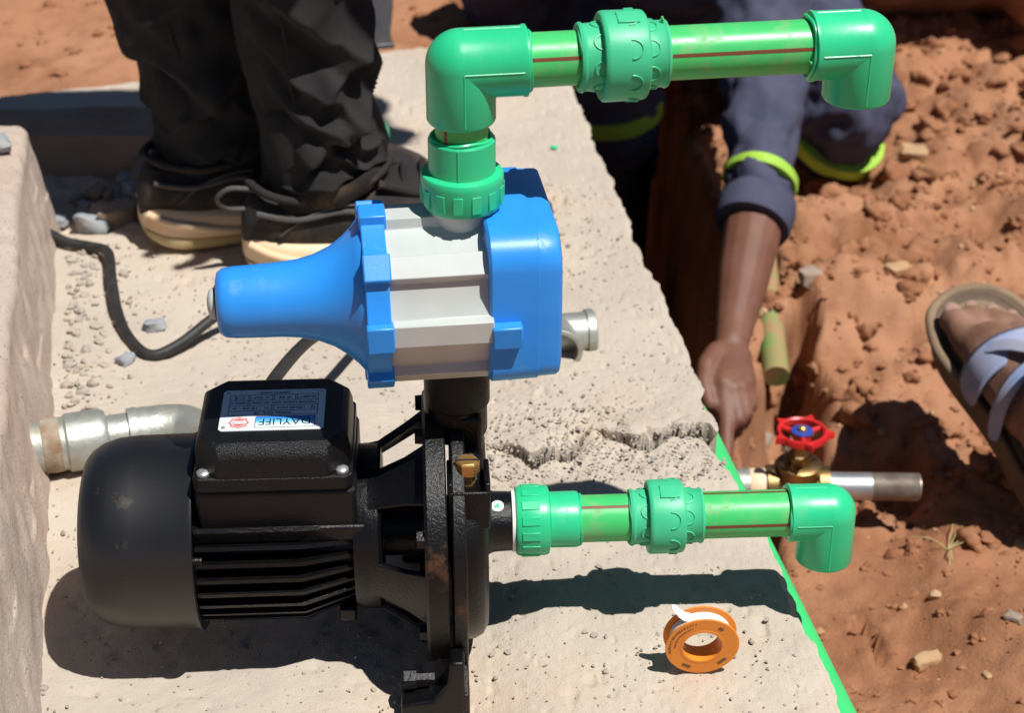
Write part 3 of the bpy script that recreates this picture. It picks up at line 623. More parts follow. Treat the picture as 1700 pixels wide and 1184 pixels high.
# ================================================================== TAPE ROLL
tp = empty('thread_tape_roll', (.1655, -.055, .0115), R(3), 'small orange reel of white thread seal tape standing on the slab', 'tape roll')
TR = .0245; TW = .0135; tilt = Matrix.Rotation(R(6), 3, 'X')
def ring_prof(ro, ri, y0_, y1_): return [(y0_, ri), (y0_, ro-.0004), (y0_+.0004, ro), (y1_-.0004, ro), (y1_, ro-.0004), (y1_, ri), (y0_, ri)]
axT = tilt @ Vector((0, 1, 0)); cT = Vector((0, 0, TR+.0003))
for yy in (-TW/2, TW/2-.0014): obj('flange_disc', G().lathe(ring_prof(TR, .0132, yy, yy+.0014), cT, axT, 64, cap=False), 'orange', tp, 30)
obj('hub', G().lathe(ring_prof(.0150, .0130, -TW/2-.0002, TW/2+.0002), cT, axT, 56, cap=False), 'orange', tp, 30)
obj('tape_winding', G().lathe(ring_prof(.0205, .0148, -TW/2+.0015, TW/2-.0015), cT, axT, 56, cap=False), 'white', tp, 30)
def rib3(pts, w0, parent, name, m, side):
    gg = G(); rs = []
    for p_, s_ in pts: p_ = Vector(p_); sd_ = Vector(side)*w0*s_; rs.append([p_-sd_, p_+sd_, p_+sd_+Vector((.0002,.0001,.0002)), p_-sd_+Vector((.0002,.0001,.0002))])
    gg.rings(rs, True); return obj(name, gg, m, parent, 60)
rib3([((-.0085,0,.0435),1),((-.0120,0,.0445),1),((-.0155,.0005,.0470),.95),((-.0185,.0012,.0505),.75),((-.0200,.0016,.0520),.35)], .0036, tp, 'tape_tail', 'white', (.15,.9,.3))
f_c = cT - axT*(TW/2+.00015); upv = tilt @ Vector((0,0,1))
def on_disc(a, r): return f_c + Vector((1,0,0))*math.sin(a)*r + upv*math.cos(a)*r
gg = G()
for a0, a1, rr, st in ((-1.78, -.22, .0216, .085), (-1.55, -.35, .0183, .075)):
    a = a0
    while a < a1:
        wd = random.uniform(.3, .75)*st; p_ = on_disc(a, rr); rot = Matrix.Rotation(a, 3, 'Y')
        gg.box(p_, (wd*rr*.8, .0002, random.uniform(.0010, .0017) if rr > .02 else .0009), tilt @ rot); a += st*random.uniform(.85, 1.35)
for a, ln in ((.62, .0035), (2.35, .0065), (-2.62, .0062)):
    gg.box(on_disc(a, .0193), (ln, .0002, .0022), tilt @ Matrix.Rotation(a, 3, 'Y'))
obj('disc_print', gg, 'inkbrown', tp)

# ================================================================== CABLE
cb = [(-.43,.62,.012),(-.397,.595,.008),(-.371,.586,.007),(-.349,.563,.012),(-.334,.505,.014),(-.318,.448,.008),(-.300,.405,.006),(-.276,.376,.0055),(-.252,.388,.010),(-.220,.422,.022),(-.185,.455,.024),(-.150,.455,.020),(-.112,.435,.020),(-.085,.405,.030),(-.090,.34,.06),(-.112,.22,.112),(-.128,.11,.140),(-.134,.055,.142)]
c_o = obj('power_cable', G().tube(cb, .0048, 12), 'rubber'); tag(c_o, 'black power cable looping across the slab to the pump terminal box', 'cable')
gland = obj('cable_gland', G().cyl((-.128,.040,.142), (-.133,.058,.142), .0085, n=16), 'blackplastic', pump)

# ================================================================== GALVANISED FITTINGS, VALVE
ge = empty('galvanised_elbow_joint', (-.312, .205, 0), R(17), 'galvanised pipe socket, nipple and elbow lying behind the motor fan cover', 'pipe fitting')
zc = .0235
obj('socket', G().lathe([(-.026,.0165),(-.026,.0205),(.000,.0215),(.002,.0235),(.028,.0235),(.0325,.021),(.034,.0165)], (0,0,zc), (1,0,0), 40), 'galv', ge, 40)
obj('thread_sealant', G().lathe([(-.019,.0195),(-.017,.0215),(-.010,.0222),(-.004,.0219),(-.002,.0205)], (0,0,zc), (1,0,0), 30), 'hemp', ge)
obj('nipple', G().lathe([(.030,.0168),(.058,.0168)], (0,0,zc), (1,0,0), 36), 'galv', ge)
obj('elbow_collar', G().lathe([(.050,.0165),(.050,.0200),(.0565,.0205),(.058,.0195),(.0655,.0195),(.067,.0165)], (0,0,zc), (1,0,0), 40), 'galv', ge, 40)
obj('elbow_bend', G().tube([(.060,0,zc),(.078,0,zc),(.094,-.006,zc),(.102,-.020,zc),(.104,-.036,zc)], .0188, 32), 'galv', ge, 60)
g2 = empty('galvanised_elbow', (.087, .385, 0), R(4), 'galvanised steel elbow lying on the slab behind the blue control box', 'pipe fitting')
zc = .0215
def pipe_open(p0, ax, L_, r, t=.003): return G().lathe([(0,r-.001),(L_-.008,r-.001),(L_-.0075,r+.0012),(L_-.001,r+.0012),(L_,r),(L_,r-t),(L_-.02,r-t-.0005),(L_-.021,.0003)], p0, ax, 40)
obj('elbow_arm', pipe_open((-.008,0,zc), (1,.1,0), .034, .0190), 'galv', g2, 40); obj('elbow_arm', pipe_open((-.006,.002,zc), (-.05,-1,.02), .034, .0190), 'galv', g2, 40)
obj('elbow_heel', G().sph((-.010,.001,zc), .0188, 32, 20), 'galv', g2, 60)
gv = empty('gate_valve', (.318, .465, -.193), R(-1), 'brass gate valve with a red handwheel on the red soil', 'valve')
obj('valve_body', G().lathe([(-.030,.016),(-.030,.0205),(-.020,.0205),(-.018,.017),(-.010,.0185),(0,.0215),(.010,.0185),(.018,.017),(.020,.0205),(.030,.0205),(.030,.016)], (0,0,0), (1,0,0), 32), 'dullbrass', gv, 40)
obj('bonnet', G().lathe([(0,.0185),(.012,.0195),(.013,.0215),(.026,.0220),(.0275,.0205),(.0285,.010)], (0,0,0), (0,0,1), 40), 'dullbrass', gv, 40)
obj('gland_nut', G().lathe([(.027,.0125),(.037,.0125),(.0385,.010),(.043,.0090),(.047,.0085)], (0,0,0), (0,0,1), 6), 'dullbrass', gv, 25, bev=.0006)
obj('stem', G().cyl((0,0,.04), (0,0,.0665), .0036, n=16), 'brass', gv)
hw = G(); HZ = .0605; nr = 60; rs = []
for k in range(nr):
    a = 2*math.pi*k/nr; lob = max(0, math.cos(5*a+.6))**6*.0068; rr = .0245+lob
    rs.append([(math.cos(a)*q, math.sin(a)*q, HZ+z_) for q, z_ in ((.0205,-.003),(.0205,.003),(.0222,.0045),(rr-.001,.0042),(rr,.0025),(rr,-.003))])
rs.append(rs[0]); hw.rings(rs, False)
wh = obj('handwheel', hw, 'redpaint', gv, 40)
g_ = G()
for k in range(3): a = .5+k*2.094; g_.cyl((0,0,HZ-.001), (math.cos(a)*.0225, math.sin(a)*.0225, HZ), .0032, .0026, n=10)
g_.cyl((0,0,HZ-.005), (0,0,HZ+.002), .0095, n=24); obj('wheel_spokes', g_, 'redpaint', wh)
obj('wheel_disc', G().lathe([(0,.0105),(.0012,.0105),(.0016,.0096)], (0,0,HZ+.0022), (0,0,1), 28), 'bluepaint', wh); obj('wheel_nut', G().lathe([(0,.0045),(.003,.0042),(.0045,.002)], (0,0,HZ+.0036), (0,0,1), 6), 'brass', wh)
obj('threaded_nipple', G().lathe([(-.092,.0145),(-.091,.0158),(-.060,.0160),(-.0595,.0166),(-.045,.0166),(-.0445,.0158),(-.026,.0158)], (0,0,0), (1,0,0), 32), 'galv', gv, 40)
obj('sealing_tape', G().lathe([(-.047,.0164),(-.046,.0172),(-.034,.0174),(-.030,.0166)], (0,0,0), (1,0,0), 28), 'sole', gv)
obj('steel_nipple', G().lathe([(.028,.0138),(.072,.0138)], (0,0,0), (1,0,0), 36), 'zinc', gv)
tpf = [(.071,.0134)]
for k in range(34): x_ = .072+k*.00135; tpf += [(x_,.0139),(x_+.0007,.0131)]
tpf += [(.1188,.0128),(.119,.010)]
obj('nipple_thread', G().lathe(tpf, (0,0,0), (1,0,0), 40), 'steel', gv, 20)

# ================================================================== CHISEL / HAMMER HEAD AT THE BACK
hm = empty('hammer', (-.130, 1.165, 0), R(14), 'dark iron hammer head standing on the back edge of the slab', 'hammer')
g_ = G(); g_.rings([[(-.019,-.016,0),(.019,-.016,0),(.019,.016,0),(-.019,.016,0)],[(-.017,-.014,.02),(.017,-.014,.02),(.017,.014,.02),(-.017,.014,.02)],[(-.010,-.012,.055),(.022,-.012,.055),(.022,.014,.055),(-.010,.014,.055)],[(-.004,-.010,.075),(.020,-.010,.075),(.020,.012,.075),(-.004,.012,.075)]], True)
obj('hammer_head', g_, 'iron', hm, 30, bev=.003, seg=3)
obj('hammer_face', G().box((0,0,.004), (.041,.035,.007)), 'iron', hm, bev=.0015)

# ================================================================== STONES ONE CAN PICK OUT
def stone(c, d, m, label, seed, rz=0, group=None):
    o = lump('stone', c, d, m, seed, amp=.28, sub=2, rz=rz, sq=.35); tag(o, label, 'stone', group); return o
stone((-.452,.600,.109), (.022,.018,.016), 'bluestone', 'blue-grey stone lying on top of the left kerb near its back end', 3, .4)
stone((-.282,.43,.004), (.016,.012,.012), 'bluestone', 'small grey stone on the slab left of the cable bend', 4, .2)
stone((-.297,.37,.004), (.014,.011,.010), 'bluestone', 'small blue-grey chip on the slab between kerb and cable', 6, .9)
for i, (x_, y_, s_, lb) in enumerate([(.375,.755,.030,'pale stone beside the lower end of the half buried green pipe'),(.322,.705,.034,'grey flat stone on soil just right of the pointing hand'),(.352,.665,.022,'small white stone between the red handwheel and the green pipe'),
     (.395,.90,.028,'grey stone right of the half buried green pipe, higher up'),(.332,.79,.026,'rounded grey stone under the forearm beside the green pipe'),(.44,.615,.036,'flat tan stone between the red handwheel and the sandal'),
     (.402,.235,.024,'pale tan stone on bare soil below the threaded steel pipe end'),(.60,1.33,.044,'tan flat stone on the soil at upper right, under the raised elbow'),(.475,.245,.014,'whitish pebble alone on soil at the right, nearest the frame edge'),(.505,.93,.030,'tan stone on the soil slope above the sandal')]):
    stone((x_, y_, soil_at(x_, y_)+s_*.16), (s_, s_*.75, s_*.55), 'tanstone' if 'tan' in lb else 'stone', lb, 20+i, i*1.1)
for i in range(26):
    x_ = random.uniform(-.43, -.30); y_ = random.uniform(.64, .775); s_ = random.choice((.012,.016,.02,.03,.04))
    stone((x_, y_, -.008+s_*.2), (s_, s_*.8, s_*.65), 'stone' if i % 3 else 'bluestone', 'grey rubble stone in the shaded hollow between kerb and far shoe', 50+i, i, 'rubble stones in the shaded hollow')
eb = lump('earth_bank', (.745, 1.745, -.07), (.36, .30, .27), 'soil', 77, amp=.22, sub=4, sq=.6); tag(eb, 'big broken lump of red earth with a dark overhang at upper right', 'earth lump')
for vv in eb.data.vertices:
    if vv.co.y < 0: vv.co.y += (.10*(1-vv.co.z/.13))*min(1, -vv.co.y/.08)*(1 if vv.co.x < .09 else .25)
for i, (x_, y_) in enumerate([(.62,.42),(.455,.40)]):
    gg = G()
    for k in range(7):
        a = random.uniform(0, 6.28); l = random.uniform(.02, .045); gg.tube([(0,0,0),(math.cos(a)*l*.5, math.sin(a)*l*.5, .008),(math.cos(a)*l, math.sin(a)*l, .004)], .0006, 5, res=3)
    o = obj('dry_grass_tuft', gg, 'dry'); o.location = (x_, y_, soil_at(x_, y_)); tag(o, ('dry grass blades on soil near the right frame edge', 'dry straw wisps on soil right of the threaded steel pipe')[i], 'dry grass')

# ================================================================== PEOPLE
# ---- standing person: shoes and trousers in view
p1 = empty('person', (0, 0, 0), 0, 'person standing on the slab in black trousers and black trainers with cream soles', 'person')
def fold(P, amp, seed):
    P = np.array(P); return amp*(np.abs(vn(P*np.array([1, 1, 2.2]), 16, seed))*2-.6 + .45*vn(P*np.array([1.2, 1.2, 2.6]), 34, seed+1))
def trouser(name, pts, ridges, seed, parent, m='cloth', nr=230, n=150, amp=.006):
    """pts: (center, rx, ry) from hem upward; ridges: (height, tilt, facing angle, spread, width, amplitude)"""
    T = np.linspace(0, len(pts)-1, nr); C = np.array([q[0] for q in pts]); RX = np.array([q[1] for q in pts]); RY = np.array([q[2] for q in pts])
    ii = np.arange(len(pts)); al = np.linspace(0, 2*np.pi, n, endpoint=False); rows = []
    for t in T:
        c = np.array([np.interp(t, ii, C[:, k]) for k in range(3)]); rx = np.interp(t, ii, RX); ry = np.interp(t, ii, RY)
        rows.append(np.stack([c[0]+rx*np.cos(al), c[1]+ry*np.sin(al), c[2]+0*al], 1))
    B = np.array(rows).reshape(-1, 3); a = np.tile(al, nr); z = B[:, 2]
    ca = np.stack([np.cos(a), np.sin(a), z*9], 1); wob = .015*vn(ca, 1.6, seed+3) + .006*vn(ca, 4.5, seed+9)
    d = amp*(1.0*vn(ca, 1.5, seed) + .6*vn(ca, 4.0, seed+2)); drop = 0*z
    for z0, sl, f0, sp, wd, am in ridges:
        da = np.angle(np.exp(1j*(a-f0))); t = (z - z0 - sl*da - wob)/wd; msk = np.exp(-(da/sp)**2)
        pr_ = np.where(t > 0, np.exp(-t*.75), np.exp(-t*t*5)) - .5*np.exp(-((t+1.5)/.7)**2)
        d = d + am*pr_*msk; drop = drop - am*.45*np.exp(-t*t)*msk
    B = B + np.stack([np.cos(a)*d, np.sin(a)*d, drop], 1)
    B = B.reshape(nr, n, 3); B[0, :, 2] += .0025*vn(np.stack([al*9, al*0, al*0], 1), 1, seed)
    gg = G(); gg.rings([[tuple(q) for q in r] for r in B], False); o = obj(name, gg, m, parent, 180)
    x_ = o.modifiers.new('solid', 'SOLIDIFY'); x_.thickness = .0018; return o
leg1 = [((-.139,.578,.086),.057,.054),((-.140,.578,.125),.057,.054),((-.143,.577,.16),.056,.054),((-.148,.576,.20),.057,.056),((-.150,.575,.25),.060,.060),((-.155,.574,.32),.070,.070),((-.16,.575,.45),.078,.075),((-.165,.58,.62),.088,.085),((-.17,.60,.82),.10,.10)]
leg2 = [((-.250,.660,.066),.064,.060),((-.248,.662,.12),.063,.060),((-.255,.660,.18),.064,.062),((-.268,.655,.25),.070,.066),((-.283,.652,.32),.074,.070),((-.285,.65,.45),.080,.076),((-.275,.65,.62),.088,.085),((-.26,.65,.82),.10,.10)]
F_ = -math.pi/2
trouser('trouser_leg', leg1, [(.31,.055,F_+.9,.9,.030,.011),(.262,-.050,F_+.3,1.0,.020,.013),(.232,.060,F_+.9,.7,.016,.014),(.203,-.045,F_+.2,.8,.014,.012),(.186,.038,F_+1.0,.8,.013,.015),(.160,-.030,F_+.6,.9,.012,.013),(.141,.034,F_+.0,.9,.011,.010),(.124,-.018,F_+1.0,1.0,.010,.011),(.106,.012,F_+.3,1.3,.009,.008),(.16,.02,F_+3.1,1.2,.014,.010),(.37,.05,F_,1.0,.03,.008)], 3, p1)
trouser('trouser_leg', leg2, [(.10,.02,F_-.3,1.3,.010,.008),(.125,-.03,F_-.6,1.0,.012,.010),(.155,.045,F_+.1,1.0,.014,.011),(.195,-.05,F_-.5,1.0,.018,.010),(.25,.05,F_-.1,1.0,.024,.009),(.32,-.05,F_-.5,1.0,.03,.008)], 8, p1)
for pts_ in (leg1, leg2):   # side seam
    obj('side_seam', G().tube([(c[0]-.15*rx, c[1]-1.035*ry, c[2]) for c, rx, ry in pts_[2:]], .0016, 6), 'cloth', p1)
rs = []
for t, r_ in ((0,-.0010),(.002,.0016),(.020,.0022),(.0215,.0004)):
    rs.append([(-.141+(.0625+r_)*math.cos(q), .578+(.0575+r_)*math.sin(q), .074+t+.014*math.cos(q)+.0016*math.sin(7*q)+(.0012*math.sin(61*q) if t == 0 else 0)) for q in np.linspace(0, 2*np.pi, 160, endpoint=False)])
o = obj('trouser_hem', G().rings(rs, False), 'hem', p1, 60); o['label'] = 'frayed, faded brown hem'; wrinkle(o, .006, .03)
hips = G().chain([((-.17,.60,.78),.11),((-.20,.61,.90),.14)]).cap((-.26,.645,.78),(-.21,.62,.90),.11,.14); hips.cap((-.20,.61,.90),(-.12,.58,1.00),.14,.135); obj('trouser_seat', hips, 'cloth', p1, remesh=.02, smooth=4)
sh_ = G().chain([((-.13,.585,.99),.138),((.0,.55,1.12),.145),((.12,.52,1.22),.125)]); sh_.cap((.13,.36,1.21),(.13,.68,1.21),.065,.065); sh_.chain([((.13,.35,1.21),.06),((.20,.36,.98),.048)]).chain([((.13,.69,1.21),.06),((.21,.68,.98),.048)]); obj('shirt', sh_, 'shirt', p1, remesh=.02, smooth=4)
HB = Vector((.30,.50,1.33)); bd = G().chain([((.13,.52,1.22),.06),((.21,.51,1.28),.055),(HB,.078),(HB+Vector((.02,0,.07)),.086)]); bd.cap(HB+Vector((.09,0,.0)), HB+Vector((.10,0,-.01)), .015); bd.cap(HB+Vector((.0,-.088,.02)), HB+Vector((.0,-.088,.04)), .013).cap(HB+Vector((.0,.088,.02)), HB+Vector((.0,.088,.04)), .013); bd.cap(HB+Vector((.06,0,-.055)), HB+Vector((.065,0,-.055)), .026)
for yb0 in (.36, .68):
    yb0 = .40 if yb0 < .5 else .64; bd.chain([((.20,yb0,1.0),.043),((.08,yb0,.84),.030),((.03,yb0,.80),.034)])
    for k in range(4): bd.chain([((.015,yb0-.03+.02*k,.79),.010),((-.03,yb0-.035+.022*k,.77),.009),((-.05,yb0-.035+.022*k,.745),.008)])
    bd.chain([((.04,yb0-.03,.80),.012),((.02,yb0-.06,.785),.010),((-.005,yb0-.065,.77),.009)])
obj('body', bd, 'skin', p1, remesh=.008, smooth=5); obj('hair', G().sph(HB+Vector((.01,0,.10)), .09, 24, 14, (1.05,.98,.8)), 'hair', p1)
# trainers
def shoe(loc, rz, seed):
    e = bpy.data.objects.new('trainer', None)
    mw = Matrix.Translation(loc) @ Matrix.Rotation(rz, 4, 'Z')
    def sect(x, hw, zb, zt, n=28, sq=2.6, zc=None):
        out = []
        for k in range(n):
            a = 2*math.pi*k/n; c, s = math.cos(a), math.sin(a)
            out.append(((x), hw*math.copysign(abs(c)**(2/sq), c), (zb+zt)/2 + (zt-zb)/2*math.copysign(abs(s)**(2/sq), s)))
        return out
    T = lambda rs: [[tuple(mw @ Vector(p)) for p in r] for r in rs]
    def half(t): # half width along the shoe, x from 0 heel to .30 toe
        return np.interp(t, [0,.012,.04,.09,.15,.21,.25,.285,.30], [.014,.028,.037,.036,.040,.049,.047,.030,.012])
    X_ = [-.004,.004,.015,.03,.05,.08,.11,.14,.17,.20,.23,.255,.275,.29,.300]
    soleB = [.020,.010,.004,.001,.0,.0,.0,.0,.0,.0,.001,.004,.010,.018,.026]; soleT = [.038,.046,.049,.048,.045,.041,.038,.035,.033,.032,.032,.033,.035,.037,.036]
    rs = [sect(x, half(max(x,0))+.006, b, t, 32, 3.2) for x, b, t in zip(X_, soleB, soleT)]
    sole = obj('shoe_sole', G().rings(T(rs), True), 'sole', p1, 60, sub=1)
    rs = [sect(x, half(max(x,0))+.0085, b-.0005, b+(t-b)*.42, 32, 3.2) for x, b, t in zip(X_, soleB, soleT)]
    obj('outsole_band', G().rings(T(rs), True), 'soleyellow', sole, 60, sub=1)
    # wave groove on the side: raised curved rib
    for sg in (-1, 1):
        pts = [mw @ Vector((x, sg*(half(max(x,0))+.0072), z)) for x, z in ((.002,.040),(.02,.034),(.045,.028),(.075,.020),(.105,.016))]
        obj('sole_wave', G().tube(pts, .0042, 10), 'sole', sole)
    top = [.056,.082,.088,.086,.082,.080,.084,.092,.095,.086,.072,.062,.055,.048,.040]
    rs = [sect(x, (half(max(x,0))+.0015)*(1 if x < .2 else .97), .028, t, 36, 2.3) for x, t in zip(X_, top)]
    P = []
    for r in T(rs):
        P.append(r)
    upo = obj('shoe_upper', G().rings(P, True), 'shoe', p1, 60, sub=1); wrinkle(upo, .004, .03)
    # collar, pull tab, seam lines, laces
    col = [mw @ Vector((x, y, z)) for x, y, z in ((.006,0,.094),(.022,-.028,.091),(.055,-.034,.083),(.09,-.032,.086),(.125,-.024,.099),(.14,0,.106),(.125,.024,.099),(.09,.032,.086),(.055,.034,.083),(.022,.028,.091),(.006,0,.094))]
    obj('shoe_collar', G().tube(col, .0040, 10), 'shoe', p1)
    obj('ankle_sock', G().chain([(mw @ Vector((.062,0,.07)), .034), (mw @ Vector((.058,0,.15)), .038)]), 'cloth', p1)
    if seed == 1: obj('pull_loop', G().tube([mw @ Vector(q) for q in ((.01,-.006,.088),(-.012,-.012,.094),(-.024,-.010,.084),(-.016,-.006,.072),(.004,-.004,.068))], .0026, 8), 'shoetrim', p1)
    obj('heel_stripe', G().tube([mw @ Vector(q) for q in ((.010,-.030,.074),(.045,-.0385,.068),(.09,-.0385,.072),(.125,-.0415,.064),(.16,-.0455,.052))], .0028, 8), 'shoetrim', p1)
    for sg in (-1, 1):
        obj('panel_seam', G().tube([mw @ Vector((x, sg*(half(x)*1.03+.0012), z)) for x, z in ((.03,.052),(.06,.072),(.10,.078),(.135,.066),(.16,.050))], .0012, 6), 'shoetrim', p1)
        obj('eyelet_panel', G().tube([mw @ Vector((x, sg*y, z)) for x, y, z in ((.125,.028,.092),(.16,.034,.082),(.20,.033,.072),(.235,.024,.066))], .0042, 8), 'shoe', p1)
    for k in range(6):
        x = .135+k*.018; zt = np.interp(x, X_, top)+.001
        obj('lace', G().tube([mw @ Vector((x-.004,-.022,zt-.010)), mw @ Vector((x,0,zt+.003)), mw @ Vector((x+.004,.022,zt-.010))], .0030, 8), 'cloth', p1)
    return
shoe(Vector((-.212,.545,0)), R(13), 1); shoe(Vector((-.322,.610,0)), R(20), 2)

# ---- crouching person in the trench
p2 = empty('person', (0, 0, 0), 0, 'person crouching in the trench in a navy overall with neon bands, arm reaching down', 'person')
b2 = G()
b2.chain([((.337,.985,-.100),.036),((.326,.925,-.125),.0355),((.305,.84,-.160),.0305),((.288,.765,-.187),.0215),((.283,.742,-.192),.0195)])
# palm and fingers: index pointing down along the green pipe, the rest curled
for q0, q1 in (((.268,.672,-.202),(.276,.725,-.194)), ((.277,.668,-.206),(.282,.725,-.194)), ((.286,.672,-.207),(.287,.725,-.195)), ((.293,.682,-.206),(.290,.728,-.196))): b2.cap(q0, q1, .0125, .0135)
b2.chain([((.268,.670,-.204),.0112),((.269,.637,-.228),.0092),((.268,.615,-.246),.0082),((.266,.598,-.262),.0066)])
b2.chain([((.277,.666,-.208),.0112),((.282,.640,-.226),.0092),((.281,.648,-.246),.0084),((.276,.662,-.250),.0074)])
b2.chain([((.286,.670,-.209),.0108),((.291,.648,-.224),.0088),((.289,.657,-.242),.0080),((.283,.668,-.245),.0070)])
b2.chain([((.293,.680,-.208),.0100),((.298,.662,-.220),.0080),((.295,.670,-.235),.0072),((.289,.678,-.237),.0064)])
b2.chain([((.266,.722,-.192),.0140),((.252,.698,-.192),.0112),((.247,.672,-.202),.0095),((.252,.652,-.214),.0078)])
# head and neck, out of the picture above
HC = Vector((.27, 1.06, .27))
b2.chain([((.26,1.22,.15),.065),((.265,1.14,.20),.058),(HC,.082),(HC+Vector((0,.02,.06)),.082)]); b2.cap(HC+Vector((0,-.085,-.01)), HC+Vector((0,-.098,-.02)), .014); b2.cap(HC+Vector((-.082,.01,0)), HC+Vector((-.082,.01,.02)), .013).cap(HC+Vector((.082,.01,0)), HC+Vector((.082,.01,.02)), .013); b2.cap(HC+Vector((0,-.06,-.06)), HC+Vector((0,-.055,-.065)), .03)
obj('body', b2, 'skin', p2, remesh=.0030, smooth=2); obj('hair', G().sph(HC+Vector((0,.03,.075)), .09, 24, 14, (1,1,.8)), 'hair', p2)
nl = G().sph((.2655,.5955,-.2580), .0045, 12, 8, (.8,.9,.5)); obj('fingernail', nl, 'nail', p2)
# overall: sleeve of the reaching arm, torso, thighs, shins, other arm
ov = G()
ov.chain([((.333,.955,-.108),.0420),((.338,.99,-.092),.0435),((.350,1.09,-.040),.0480),((.360,1.20,.030),.058),((.350,1.30,.12),.085)])
ov.chain([((.34,1.30,.12),.10),((.20,1.30,.13),.11),((.06,1.33,.12),.09)]); ov.chain([((.25,1.32,.12),.13),((.26,1.50,.10),.16),((.26,1.66,.05),.16)])
ov.chain([((.34,1.66,.02),.125),((.44,1.48,-.07),.098),((.505,1.330,-.145),.072)]); ov.chain([((.503,1.325,-.150),.070),((.488,1.375,-.21),.064),((.46,1.48,-.29),.056)])
ov.chain([((.18,1.66,.02),.125),((.17,1.50,-.04),.098),((.175,1.385,-.120),.074)]); ov.chain([((.178,1.38,-.125),.070),((.190,1.40,-.20),.062),((.20,1.48,-.30),.055)])
ov.chain([((.06,1.33,.12),.08),((.025,1.42,.0),.066),((.08,1.46,-.10),.058)]); ov.chain([((.20,1.55,.02),.17),((.30,1.50,.02),.16)])
oo = obj('overall', ov, 'navy', p2, remesh=.007, smooth=6); wrinkle(oo, .030, .045, 2)
for q in (((.19,1.44,-.30),(.19,1.43,-.45),(.205,1.25,-.475)), ((.44,1.50,-.30),(.43,1.50,-.44),(.42,1.33,-.47))): obj('boot', G().chain([(q[0],.058),(q[1],.05),(q[2],.042)]), 'rubber', p2, remesh=.01, smooth=3)
ovc = obj('rolled_cuff', G().lathe([(-.002,.036),(-.002,.0440),(.004,.0460),(.024,.0455),(.036,.0445),(.039,.0410)], (.3215,.912,-.1275), Vector((.028,.075,.040)), 40), 'navy', p2, 60); wrinkle(ovc, .006, .03)
def band(c, ax, r, w_, name='reflective_band'):
    o = obj(name, G().lathe([(-w_/2,r-.004),(-w_/2,r),(0,r+.0015),(w_/2,r),(w_/2,r-.004)], c, ax, 40), 'neon', p2, 60); wrinkle(o, .006, .05); return o
band((.3370,.9755,-.0975), Vector((.028,.075,.045)), .0448, .0135)
band((.492,1.345,-.200), Vector((-.02,.03,-.06)), .0705, .018); band((.186,1.392,-.170), Vector((.012,.02,-.075)), .0695, .026)

# ---- walking person: one foot in a strapped sandal
p3 = empty('person', (0, 0, 0), 0, 'person stepping in from the right, one bare foot in a tan sandal with blue straps', 'person')
H = Vector((.556, .405, -.148)); e1 = Vector((-.165, .955, .235)).normalized(); e3 = Vector((-.10, -.26, 1)); e3 = (e3 - e1*e3.dot(e1)).normalized(); e2 = e1.cross(e3)
FT = lambda x, y, z: H + e1*x + e2*y + e3*z            # x heel->toe, y to the person's right, z up from the footbed
f3 = G()
f3.chain([(FT(.005,0,.030),.030),(FT(.06,0,.036),.034),(FT(.12,-.004,.034),.034),(FT(.165,-.012,.024),.026)]); f3.chain([(FT(.06,.010,.026),.026),(FT(.14,.020,.022),.025),(FT(.172,.022,.018),.019)]); f3.chain([(FT(.06,-.012,.030),.026),(FT(.14,-.020,.026),.026),(FT(.178,-.024,.019),.019)])
f3.chain([(FT(.03,0,.04),.036),(FT(.035,.004,.10),.036),((.64,.375,.06),.044),((.70,.355,.20),.055),((.75,.345,.34),.056)])
toes = [(-.031,.226,.0150,.205),(-.009,.232,.0112,.200),(.010,.224,.0104,.195),(.0265,.212,.0098,.188),(.041,.196,.0092,.176)]
for y, xt, r, xm in toes: f3.chain([(FT(.150,y*.82,.018),r*1.15),(FT(xm-.012,y,.018),r*1.02),(FT(xm+.004,y,.0175),r*.95),(FT(xt-r*.5,y*1.02,r*.95),r)])
obj('body', f3, 'foot', p3, remesh=.0042, smooth=3)
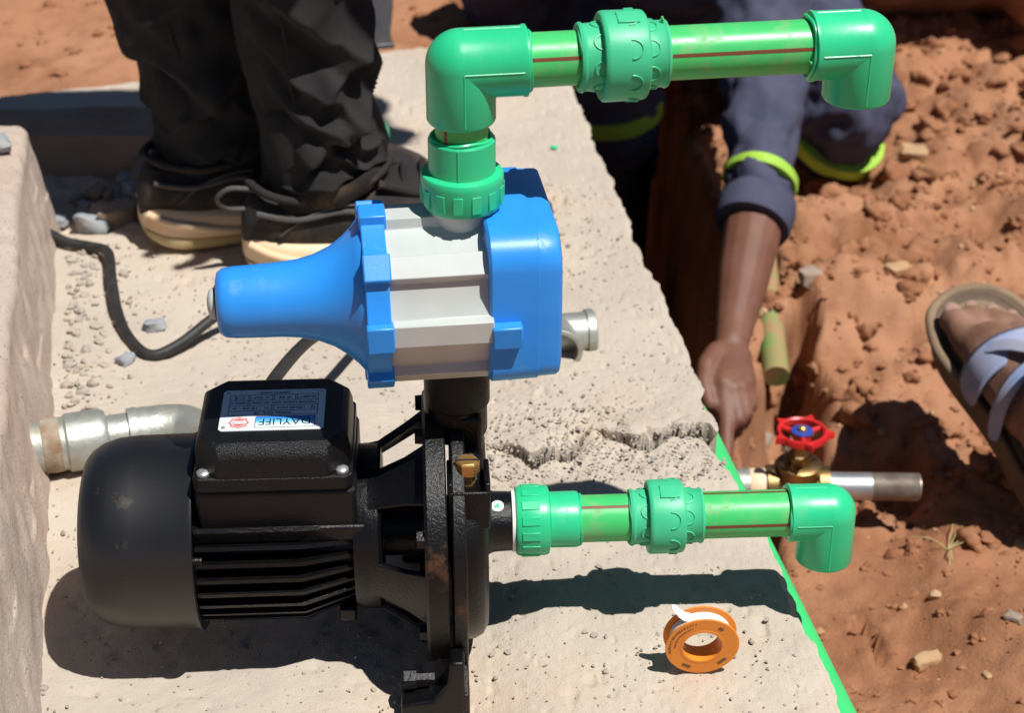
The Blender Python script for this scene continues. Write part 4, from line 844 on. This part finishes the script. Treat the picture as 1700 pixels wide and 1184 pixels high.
for y, xt, r, xm in toes:
    o = obj('toenail', G().sph((0,0,0), r*.72, 14, 8, (.8,.95,.32)), 'nail', p3); o.matrix_world = Matrix.Translation(FT(xt-.001, y*1.02, r*1.62)) @ Matrix((e2, e1, e3)).transposed().to_4x4()
OUT = [(-.035,.0),(-.03,-.022),(-.012,-.034),(.03,-.037),(.08,-.036),(.13,-.043),(.18,-.053),(.215,-.052),(.248,-.042),(.268,-.018),(.271,.006),(.262,.028),(.236,.045),(.19,.053),(.14,.051),(.08,.040),(.03,.036),(-.012,.032),(-.03,.022)]
def outl(k, z): return [FT(.11+(x-.11)*(1+k/.14), y*(1+k/.05), z) for x, y in OUT]
s3 = obj('sandal_sole', G().rings([outl(-.004,-.036), outl(.0015,-.033), outl(.003,-.015), outl(.003,-.003), outl(.0015,.0035), outl(-.0035,.0040), outl(-.0065,.0005), outl(-.012,-.0005)], True), ['sandaldark'], p3, 60, sub=2)
obj('footbed', G().rings([outl(-.0065,-.006), outl(-.0065,.0012), outl(-.02,.0006)], True), 'sandal', s3, 60, sub=1)
obj('toe_bumper', G().tube([FT(x*1.004, y*1.02, .0005) for x, y in OUT[5:15]], .0056, 10), 'sandal', s3)
def strap(pts, w_, name='strap'):
    gg = G(); rs = []
    for i, q in enumerate(pts):
        q = Vector(q); d = (Vector(pts[min(i+1,len(pts)-1)])-Vector(pts[max(i-1,0)])).normalized(); nn = (q - FT(.13,0,.0)); nn = (nn-d*nn.dot(d)); nn = (nn - e1*nn.dot(e1)*.6).normalized(); sd_ = d.cross(nn).normalized()*w_
        rs.append([q-sd_, q+sd_, q+sd_+nn*.0022, q-sd_+nn*.0022])
    gg.rings(rs, True); o = obj(name, gg, 'strap', p3, 40, sub=1); return o
arc = lambda x0, x1, r0, tw=0: [FT(x0+(x1-x0)*k/10, -math.cos(math.pi*k/10)*r0[0], .002+math.sin(math.pi*k/10)**.7*r0[1]) for k in range(11)]
strap(arc(.118,.130,(.0530,.0640)), .021); strap(arc(.060,.095,(.048,.084)), .009); strap([FT(.140,-.042,.046), FT(.126,-.022,.0665), FT(.105,-.004,.0780), FT(.075,.008,.086)], .008)
